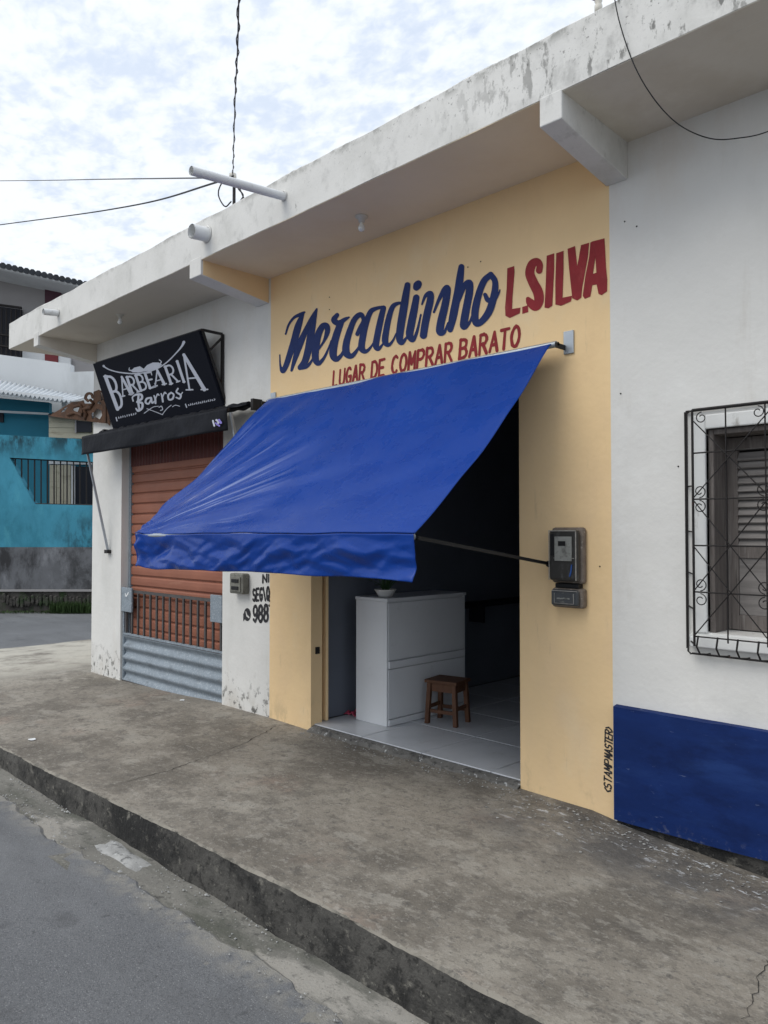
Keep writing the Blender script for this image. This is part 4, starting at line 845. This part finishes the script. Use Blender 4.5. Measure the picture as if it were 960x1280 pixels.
for k, (ch, *q) in enumerate(QU):
    f = qmap(*q); big = ch == 'A' and k == 8
    rr = 10 if k in (0, 8) else 7.4; st_ = []
    for s_ in G[ch]:
        pts = [f(*g) for g in s_]; thin = .62 if (ch == 'A' and s_ is G['A'][1]) else 1.0
        if ch == 'A' and s_ is G['A'][0]:
            st_.append([(*f(0, 0), rr*.6), (*f(.42, 1), rr*.7)]); st_.append([(*f(.42, 1), rr*1.1), (*f(1, 0), rr*1.35)]); continue
        st_.append([(*p_, rr*thin*(1.25 if len(s_) == 2 and s_[0][0] == s_[1][0] else .85)) for p_ in pts])
    ends = {'A': [(0, 0), (1, 0)], 'B': [], 'R': [(0, 0), (1, 0)], 'E': [], 'I': [(.5, 0), (.5, 1)]}[ch]
    for e in ends:
        a_, b_ = f(e[0]-.22, e[1]), f(e[0]+.22, e[1]); st_.append([(*a_, 5), (*b_, 5)])
    if ch in 'BRE': st_.append([(*f(-.18, 1), 3.6), (*f(.1, 1), 3.6)]); st_.append([(*f(-.18, 0), 3.6), (*f(.1, 0), 3.6)])
    if ch == 'E': st_ += [[(*f(.9, 1), 3.5), (*f(.9, .8), 3.5)], [(*f(.9, 0), 3.5), (*f(.95, .22), 3.5)]]
    paint('letter', st_, [], 1.4, fS, 'sign_print', SG, smooth=False)
BAR = [[[(262, 515, 5), (258, 488, 5), (285, 470, 7), (320, 472, 8), (322, 500, 8), (290, 522, 7), (325, 530, 8), (325, 565, 8), (298, 584, 8), (282, 568, 5)], [(300, 475, 7), (298, 520, 8), (305, 570, 7)]],
       [[(384, 492, 6), (358, 500, 7), (350, 525, 7), (370, 535, 6), (386, 510, 6), (390, 492, 6), (396, 528, 6), (412, 518, 5)]],
       [[(410, 478, 5), (418, 500, 7), (420, 530, 7)], [(420, 500, 4), (434, 468, 5), (444, 474, 5)]], [[(460, 464, 5), (468, 492, 6.5), (472, 520, 6.5)], [(469, 490, 4), (484, 456, 5), (494, 462, 5)]],
       [[(530, 456, 6), (510, 475, 7), (515, 505, 6), (540, 500, 7), (548, 470, 6), (530, 456, 6)]], [[(578, 428, 6), (568, 452, 6), (598, 474, 7), (590, 498, 6), (566, 490, 5)], [(598, 474, 4), (610, 455, 4)]]]
for st_ in BAR: paint('letter', st_, [], 1.2, fS, 'sign_print', SG)
paint('moustache', [[(248, 300, 5), (233, 296, 3.5), (236, 281, 3)], [(452, 254, 5), (461, 238, 3.5), (447, 225, 3)]],
      [[(245, 302), (270, 280), (310, 270), (337, 288), (360, 262), (400, 244), (440, 243), (466, 258), (440, 280), (380, 302), (345, 306), (300, 314), (258, 313)]], 1.2, fS, 'sign_print', SG)
paint('flourish', [[(54, 268, 8), (62, 276, 5), (100, 296, 4.2), (180, 315, 4.2), (300, 321, 4.2), (420, 291, 4.2), (500, 242, 4.2), (570, 172, 4.5), (606, 128, 7), (620, 100, 10)]], [], 1.2, fS, 'sign_print', SG)
paint('scissors', [[(340, 602, 2.5), (400, 560, 2.5), (440, 552, 2.5)], [(360, 570, 2.5), (420, 592, 2.5), (470, 612, 2.5)], [(470, 608, 2.5), (500, 570, 2.5), (530, 545, 2.5)], [(445, 560, 3), (462, 552, 3), (470, 575, 3), (455, 582, 3)], [(540, 556, 2.2), (560, 545, 2.2), (590, 552, 2.2)]], [], 1.0, fS, 'sign_print', SG)
sm_ = []
for k in range(9):
    x = 158+k*15; y = 634-k*2.6-(x-158)*.06; sm_ += [[(x, y-7, 1.9), (x+2, y+5, 1.9)], [(x+2, y+(5 if k % 2 else -6), 1.9), (x+7, y+(-4 if k % 3 else 3), 1.9)]]
paint('small_print', sm_+[[(142, 632, 4), (148, 655, 4)]], [], 1.0, fS, 'sign_print', SG, smooth=False)
sm_ = []
for k in range(14):
    x = 652+k*14; y = 543-k*2.9; sm_ += [[(x, y-(7 if k % 3 else 3), 1.9), (x+2, y+6, 1.9)], [(x+2, y+(6 if k % 2 else -3), 1.9), (x+7, y+(-3 if k % 2 else 4), 1.9)]]
paint('small_print', sm_+[[(632, 538, 4), (640, 560, 4)]], [], 1.0, fS, 'sign_print', SG, smooth=False)

# ------------------------------------------------ rusty scrolled bracket on the corner
fO = lambda u, v: onY(60+u/9.6, 470+v/9.6, WALL-.06)
OR = thing('scroll_bracket', (-9.1, WALL-.06, 2.8), 'rusty scrolled sheet iron ornament on the building corner left of the sign', 'ornament')
paint('cut_sheet', [[(480, 300, 14), (450, 262, 16), (475, 215, 16), (520, 215, 15), (535, 262, 12)]],
      [[(20, 480), (60, 450), (140, 405), (170, 385), (210, 362), (290, 312), (400, 300), (425, 290), (440, 330), (520, 330), (545, 290), (548, 190), (610, 165), (640, 180), (660, 260), (690, 340), (740, 480), (745, 600), (720, 570), (560, 555), (480, 540), (300, 520), (120, 495)],
       [(630, 200), (650, 190), (680, 275), (640, 300)], [(585, 330), (610, 300), (650, 322), (640, 342)], [(560, 430), (590, 390), (640, 410), (652, 470), (622, 522), (575, 495), (530, 520), (520, 450)], [(150, 440), (200, 385), (240, 365), (200, 425)],
       [(300, 400), (340, 360), (380, 380), (360, 430), (320, 430)]], 3, fO, 'rust', OR, solid=.006)
for pts in ([(250, 470), (330, 440), (420, 470), (440, 400), (400, 350), (330, 370)], [(430, 400), (520, 380), (560, 330), (520, 290)], [(450, 520), (480, 460), (450, 420)]):
    MB().tube([fO(u, v)-np.array([0, .012, 0]) for u, v in pts], .02, 6).build('scroll', 'rust', OR)
MB().bar(fO(700, 560), fO(700, 300), .03, .03).build('mounting_bar', 'rust', OR)

# ------------------------------------------------ drain pipes, lamps, cables
def pipe(p, q, r, label, name='drain_pipe'):
    p, q = np.array(p), np.array(q); t = thing(name, p, label, 'pipe', 'drain pipes through the fascia')
    d = (q-p)/np.linalg.norm(q-p); b_ = MB(); b_.tube([p-d*-.0+np.array([0, .05, 0]), q], r, 14, False); b_.tube([q, p+np.array([0, .05, 0])], r*.86, 14, False)
    b_.build('tube', 'pvc', t); MB().lathe([(r*1.0, .0), (r*1.25, -.004), (r*1.02, -.012)], p, 14, 'y').build('mortar_collar', 'fascia', t)
    return t
a = onY(355, 245, FY); pipe(a, (a[0]-.01, 2.675, a[2]-.06), .030, 'long thin white drain pipe sticking out of the fascia above the yellow bay')
a = onY(259, 293, FY); pipe(a, (a[0], 3.285, a[2]-.012), .058, 'short thick white drain stub in the fascia beside the middle beam')
a = onY(73, 391, FY); pipe(a, (a[0], 3.27, a[2]-.02), .034, 'small white drain stub near the far left end of the fascia')
for (x, y, lab) in ((452, 270, 'bare bulb lamp on the soffit above the yellow bay'), (150, 392, 'bare bulb lamp on the soffit above the barber sign')):
    p = onZ(x, y, TOPW); t = thing('ceiling_lamp', p, lab, 'lamp', 'bare bulbs under the canopy')
    MB().lathe([(.001, -.0005), (.045, -.0005), (.045, -.012), (.026, -.02), (.02, -.047), (.001, -.047)], p, 16).build('socket', 'socket', t)
    MB().lathe([(.011, -.048), (.014, -.058), (.024, -.078), (.025, -.092), (.019, -.106), (.001, -.112)], p, 16).build('bulb', 'bulb_glass', t)
def cable(name, pts, r, label, m='cable', seg=14, cat='cable'):
    P = cat3(pts, seg); return tag(MB().tube(P, r, 6).build(name, m), label, cat)
def cat3(pts, n):
    pts = [np.array(p, float) for p in pts]
    if len(pts) == 2: return [pts[0]+(pts[1]-pts[0])*k/n for k in range(n+1)]
    P = [2*pts[0]-pts[1]]+pts+[2*pts[-1]-pts[-2]]; o = []
    for i in range(1, len(P)-2):
        a, b, c, d = P[i-1:i+3]
        for k in range(n): t = k/n; o.append(.5*((2*b)+(-a+c)*t+(2*a-5*b+4*c-d)*t*t+(-a+3*b-3*c+d)*t**3))
    return o+[pts[-1]]
IN = onY(291, 222, 3.62)   # cable anchor standing on the canopy edge
an = thing('cable_anchor', (IN[0], IN[1], 4.07), 'iron hook and insulator with looped wires standing on the canopy edge', 'insulator')
MB().tube([(IN[0]+.02, IN[1], 4.05), (IN[0]+.02, IN[1], IN[2]-.05), (IN[0], IN[1], IN[2]+.02)], .014, 6).build('stake', 'iron_black', an)
MB().lathe([(.001, -.05), (.03, -.045), (.03, -.02), (.018, -.01), (.03, 0), (.03, .03), (.001, .035)], IN, 12).build('insulator', 'socket', an)
for k, pts in enumerate(([(291, 222), (278, 228), (273, 243), (281, 258), (289, 252)], [(292, 224), (298, 236), (304, 244), (300, 252)], [(291, 220), (284, 226), (297, 232), (305, 248)])):
    MB().tube(cat3([onY(x, y, 3.60-.01*k) for x, y in pts], 8), .006, 5).build('wire_loop', 'cable', an)
top = IN
cable('overhead_cable', [top, onY(292, 190, 3.1), onY(294, 120, 2.4), onY(297, 60, 1.95), onY(299, -30, 1.6)], .0034, 'twisted dark overhead cable rising steeply from the canopy anchor', 'cable_grey')
P = cat3([top, onY(292, 190, 3.1), onY(294, 120, 2.4), onY(297, 60, 1.95), onY(299, -30, 1.6)], 14)
tag(MB().tube([p+np.array([.007*math.cos(i*1.1), .007*math.sin(i*1.1), 0]) for i, p in enumerate(P)], .0026, 5).build('overhead_cable', 'cable'), 'thin second strand wound round the steep overhead cable', 'cable')
cable('service_cable', [top, onX(160, 258, -9.5), onX(0, 281, -16), onX(-300, 320, -28)], .009, 'dark service cable sagging left from the canopy anchor', 'cable')
cable('service_cable', [top, onX(130, 224, -10), onX(0, 226, -17), onX(-300, 228, -30)], .007, 'thin straight grey cable running level to the left edge', 'cable_grey')
cable('hanging_cable', [onY(762, -40, 3.40), onY(775, 30, 3.40), onY(800, 96, 3.46), onY(838, 147, 3.6), onY(880, 171, 3.75), onY(920, 173, 3.9), onY(975, 158, 4.0), onY(1100, 90, 4.1)], .0028, 'thin dark cable looping under the canopy at upper right', 'cable')
p = onY(748, 2, 3.5); ins = thing('insulator_stub', p, 'small pale insulator on the canopy edge at upper right', 'insulator')
MB().lathe([(.001, -.06), (.02, -.06), (.02, -.02), (.012, -.015), (.02, 0), (.016, .03), (.001, .035)], p, 10).build('body', 'socket', ins)
MB().tube([p+np.array([-.0, 0, .0]), p+np.array([-.04, -.01, .03]), p+np.array([-.05, -.01, .08])], .004, 5).build('wire', 'cable_grey', ins)

# ------------------------------------------------ litter on the pavement
LIT = [((40, 925), .05, 'torn white paper scrap on the pavement at far left by the kerb'), ((228, 876), .03, 'white scrap lying before the grey gate')]
for (x, y), s_, lab in LIT:
    if not lab: continue
    p0 = onZ(x, y, 0); z = pav_z(p0[0], p0[1]); p0 = onZ(x, y, z); z = pav_z(p0[0], p0[1])+.006; k = 7; b_ = MB()
    ring = [(p0[0]+s_*random.uniform(.5, 1)*math.cos(6.283*i/k), p0[1]+s_*random.uniform(.4, .9)*math.sin(6.283*i/k), z+random.uniform(0, .005)) for i in range(k)]
    b_.add([(p0[0], p0[1], z+.003)]+ring, [(0, i+1, (i+1) % k+1) for i in range(k)])
    tag(b_.build('paper_scrap', 'paper', solid=.002), lab, 'litter', 'scraps on the pavement')
fk = MB()
for k in range(420):
    X = random.uniform(-3.0, -.6); Y = WALL-.06-abs(random.gauss(.10, .12))-max(0, (X+2.3))*.02
    if Y < 3.3: continue
    s_ = random.uniform(.003, .011); z = pav_z(X, Y)+.002; a = random.uniform(0, 6.28)
    q = [(X+s_*random.uniform(.6, 1.3)*math.cos(a+i*1.57), Y+s_*random.uniform(.6, 1.3)*math.sin(a+i*1.57), z+random.uniform(0, .004)) for i in range(4)]
    fk.add(q+[(X, Y, z+s_*.5)], [(0, 1, 4), (1, 2, 4), (2, 3, 4), (3, 0, 4)])
for k in range(160):
    X = random.uniform(OP0, OP1); Y = WALL-.05-abs(random.gauss(0, .06)); s_ = random.uniform(.003, .009); z = pav_z(X, Y)+.002; a = random.uniform(0, 6.28)
    q = [(X+s_*math.cos(a+i*1.57), Y+s_*math.sin(a+i*1.57), z) for i in range(4)]; fk.add(q+[(X, Y, z+s_*.6)], [(0, 1, 4), (1, 2, 4), (2, 3, 4), (3, 0, 4)])
tag(fk.build('plaster_flakes', 'rubble'), 'white plaster flakes scattered along the foot of the wall', 'debris', kind='stuff')

gr_ = MB()
for k in range(700):
    X = random.uniform(-7.5, -.5); Y = random.choice((2.2-abs(random.gauss(0, .03)), random.uniform(1.9, 2.2), random.gauss(1.97, .04)))
    s_ = random.uniform(.002, .008)*(1 if random.random() < .93 else 2); z = -.222 if Y > 1.99 else -.206; a = random.uniform(0, 6.28)
    q = [(X+s_*random.uniform(.6, 1.2)*math.cos(a+i*1.57), Y+s_*random.uniform(.6, 1.2)*math.sin(a+i*1.57), z+.002) for i in range(4)]; gr_.add(q+[(X, Y, z+.003+s_*.7)], [(0, 1, 4), (1, 2, 4), (2, 3, 4), (3, 0, 4)])
tag(gr_.build('gutter_grit', 'rubble'), 'loose grit lying in the gutter', 'grit', kind='stuff')

# ================================================================== ACROSS THE SIDE STREET
Q0, Q1 = onZ(0, 764, -.2), onZ(115, 764, -.2)
bu = (Q1-Q0)/np.linalg.norm(Q1-Q0); bn = np.array([-bu[1], bu[0], 0]); bn = bn if np.dot(bn, Q0-CAM) > 0 else -bn
def bg(x, y, d): return onPlane(x, y, Q0+bn*d, bn)
def slab(b, pts, d, t): return b.prism([bg(x, y, d) for x, y in pts], bn*t)
TW = thing('garden_wall', Q0, 'weathered teal street wall with dark plinth across the side street', 'wall')
b = MB()
slab(b, [(-200, 532), (12, 544), (12, 572), (43, 630), (43, 684), (-200, 684)], 0, .2); slab(b, [(12, 544), (130, 550), (130, 578), (12, 572)], 0, .2)
slab(b, [(43, 630), (130, 632), (130, 684), (43, 684)], 0, .2); slab(b, [(130, 550), (260, 556), (260, 684), (130, 684)], 0, .2)
b.build('wall', 'teal_wall', TW)
b = MB(); slab(b, [(-200, 684), (260, 684), (260, 737), (-200, 737)], -.04, .24); b.build('plinth', 'plinth_grey', TW)
b = MB(); slab(b, [(-200, 737), (260, 737), (260, 739.5), (-200, 739.5)], -.10, .3); b.build('ledge', 'far_grey', TW)
b = MB(); slab(b, [(-200, 739.5), (260, 739.5), (260, 775), (-200, 775)], -.05, .25); b.build('stone_base', 'stone_moss', TW)
for i in range(26):
    x = 4+i*4.6+random.uniform(-1, 1); y0 = random.uniform(741, 748); b = MB(); w_ = random.uniform(2, 2.6)*1.0
    slab(b, [(x-w_, y0+1), (x+w_*.6, y0), (x+w_, y0+8), (x+w_*.2, y0+13), (x-w_, y0+11)], -.09-random.uniform(0, .05), .06); b.build('stone', 'stone_moss', TW, .02)
BG = thing('wall_grille', bg(60, 630, .1), 'slanted black bar grille in the opening of the teal wall', 'grille')
def gbar(a, c, r=.022): MB().tube([bg(*a, .08), bg(*c, .08)], r, 6).build('bar', 'iron_black', BG)
gbar((12, 572.5), (132, 578.5)); gbar((43, 630), (132, 632)); gbar((12, 572.5), (43, 630))
for i in range(14):
    x = 19+8.1*i; yb_ = 572.5+(630-572.5)*(x-12)/(43-12) if x < 43 else 630.5+(x-43)*.02
    gbar((x, 572.8+.05*(x-12)), (x, yb_), .018)
# grass tufts at its foot
gs = MB()
for k in range(1500):
    x = random.choice((random.gauss(96, 11), random.gauss(78, 9), random.uniform(-30, 120))); q = bg(x, 764, -.06-random.uniform(.02, .35)); q = np.array([q[0], q[1], -.21])
    h = random.uniform(.06, .22)*(1.35 if x > 62 else .3); a = random.uniform(0, 6.28); d = np.array([math.cos(a), math.sin(a), 0])*random.uniform(.02, .12); s_ = np.array([-d[1], d[0], 0]); s_ = s_/np.linalg.norm(s_)*.009
    gs.add([q-s_, q+s_, q+d*.5+s_*.7+np.array([0, 0, h*.65]), q+d*.5-s_*.7+np.array([0, 0, h*.65]), q+d+np.array([0, 0, h])], [(0, 1, 2, 3), (3, 2, 4)])
tag(gs.build('grass', 'grass', recalc=False), 'green weeds along the foot of the teal wall', 'grass', kind='stuff')
# teal house behind the wall
TH = thing('teal_house', bg(30, 640, 3), 'teal house with white corrugated eave behind the street wall', 'house')
b = MB(); slab(b, [(-200, 480), (61, 503), (61, 690), (-200, 690)], 3.0, .2); slab(b, [(61, 560), (250, 560), (250, 690), (61, 690)], 3.0, .2); b.build('wall', 'teal_house', TH)
for x in (62, 71, 80): b = MB(); slab(b, [(x, 581), (x+8, 581.4), (x+8, 660), (x, 660)], 2.94, .05); b.build('door_panel', 'far_beige', TH)
b = MB(); slab(b, [(61, 574), (140, 577), (140, 581), (61, 580)], 2.92, .07); b.build('door_lintel', 'far_white', TH)
b = MB(); slab(b, [(89, 582), (93, 582), (93, 660), (89, 660)], 2.9, .09); b.build('door_jamb', 'far_white', TH)
b = MB(); slab(b, [(93.3, 583), (150, 584), (150, 660), (93.3, 660)], 2.96, .03); b.build('doorway', 'far_dark', TH)
b = MB(); slab(b, [(-6, 513), (4, 514), (4, 528), (-6, 527)], 2.95, .04); b.build('window', 'far_dark', TH)
b = MB(); slab(b, [(28, 575), (58, 577), (58, 690), (28, 690)], 2.95, .04); b.build('side_panel', 'teal_house', TH)
# corrugated eave sheet
b = MB(); nn = 150
def eave(u, v):
    p = bg(-120+u*210, 474+u*28.5, 1.7)*(1-v)+bg(-110+u*218, 455+u*42, 4.6)*v
    return p+np.array([0, 0, .035*math.sin(u*nn*math.pi/2.0)])
b.grid(eave, nn*2, 3); b.build('roof_sheet', 'roof_sheet', TH, solid=.02, recalc=False)
b = MB(); slab(b, [(-200, 472), (-200, 465), (78, 496), (78, 503)], 1.75, .05); b.build('eave_board', 'far_white', TH)
b = MB(); slab(b, [(-200, 503), (60, 516), (60, 518.5), (-200, 506)], 2.6, .06); b.build('eave_rail', 'far_white', TH)
# shed
SD = thing('board_shed', bg(90, 640, 2.0), 'beige boarded shed with a dark little window above the teal wall', 'shed')
for k in range(5):
    b = MB(); y = 521+k*6.6; slab(b, [(61, y), (150, y+1.5), (150, y+7.9), (61, y+6.4)], 2.2-.02*(k % 2), .1); b.build('board', 'far_beige', SD)
b = MB(); slab(b, [(95, 526), (114, 527), (114, 540), (95, 540)], 2.12, .06); b.build('window', 'far_dark', SD)
b = MB(); slab(b, [(93.5, 525), (95.3, 525), (95.3, 541), (93.5, 541)], 2.1, .08); b.build('window_frame', 'far_grey', SD)
b = MB(); b.hexa([bg(60, 521, 1.9), bg(150, 523, 1.9), bg(150, 520, 4), bg(60, 517, 4)], [bg(60, 519, 1.9), bg(150, 521, 1.9), bg(150, 518, 4), bg(60, 515, 4)]); b.build('roof', 'roof_tile', SD)
b = MB(); slab(b, [(77, 499), (83, 500), (83, 512), (77, 512)], 2.3, .15); b.build('post', 'far_white', SD)
# white parapet house
WH = thing('white_house', bg(50, 640, 5), 'plain white upper wall behind the corrugated eave', 'house')
b = MB(); slab(b, [(-250, 410), (88, 455), (88, 465), (118, 464), (118, 640), (-250, 640)], 5.0, .3); b.build('wall', 'far_white', WH)
b = MB(); slab(b, [(118, 464), (126, 466), (126, 640), (118, 640)], 5.1, .3); b.build('end_pier', 'far_grey', WH)
# tall house with tiled roof
TA = thing('tall_house', bg(20, 640, 13), 'tall grey house with dark barrel-tiled roof at the far left', 'house')
b = MB(); slab(b, [(-250, 300), (120, 362), (120, 640), (-250, 640)], 13.0, .3); b.build('wall', 'far_grey', TA)
b = MB(); slab(b, [(56, 356), (76, 361), (76, 384), (56, 380)], 12.9, .09); b.build('dark_panel', 'purple_wall', TA)
b = MB(); slab(b, [(-80, 372), (27, 387), (27, 447), (-80, 447)], 12.9, .08); win_ = b.build('window', 'far_dark', TA)
for y0, y1 in ((383, 385), (420, 422), (434, 436)):
    MB().tube([bg(-80, y0-13, 12.6), bg(27, y1, 12.6)], .05, 6).build('railing', 'iron_black', TA)
for x in range(-40, 28, 6): MB().tube([bg(x, 385+x*.1, 12.6), bg(x, 446, 12.6)], .03, 5).build('baluster', 'iron_black', TA)
b = MB(); slab(b, [(28, 435), (56, 440), (56, 470), (28, 470)], 12.85, .1); b.build('white_panel', 'far_white', TA)
b = MB(); slab(b, [(56, 441), (72, 444), (72, 470), (56, 470)], 12.8, .1); b.build('red_panel', 'far_red', TA)
b = MB(); slab(b, [(73, 445), (88, 448), (88, 470), (73, 470)], 12.85, .1); b.build('pale_panel', 'far_white', TA)
b = MB(); b.hexa([bg(-250, 281, 11.4), bg(120, 364.5, 11.4), bg(120, 376, 13.0), bg(-250, 300, 13)], [bg(-250, 277, 11.4), bg(120, 361.5, 11.4), bg(120, 370, 13), bg(-250, 294, 13)]); b.build('eave_soffit', 'far_white', TA)
b = MB(); slab(b, [(-250, 276), (120, 359), (120, 363), (-250, 280)], 11.3, .12); b.build('gutter_board', 'far_white', TA)
rf = MB(); rf.hexa([bg(-250, 275.5, 11.25), bg(120, 358.5, 11.25), bg(120, 358.5, 17)-np.array([0, 0, .5]), bg(-250, 275.5, 17)-np.array([0, 0, .5])],
                   [bg(-250, 274.5, 11.25), bg(120, 357.5, 11.25), bg(120, 357.5, 17)-np.array([0, 0, .45]), bg(-250, 274.5, 17)-np.array([0, 0, .45])]); roof = rf.build('roof', 'roof_tile', TA)
for i in range(30):
    x = -100+i*7.4; y = 275+(357.8-275)*(x+250)/370; c0 = bg(x, y, 11.2); c1 = bg(x, y, 14.0)-np.array([0, 0, .2])
    MB().tube([c0, c0*.5+c1*.5, c1], [.115, .105, .10], 8).build('roof_tile', 'roof_tile', roof)
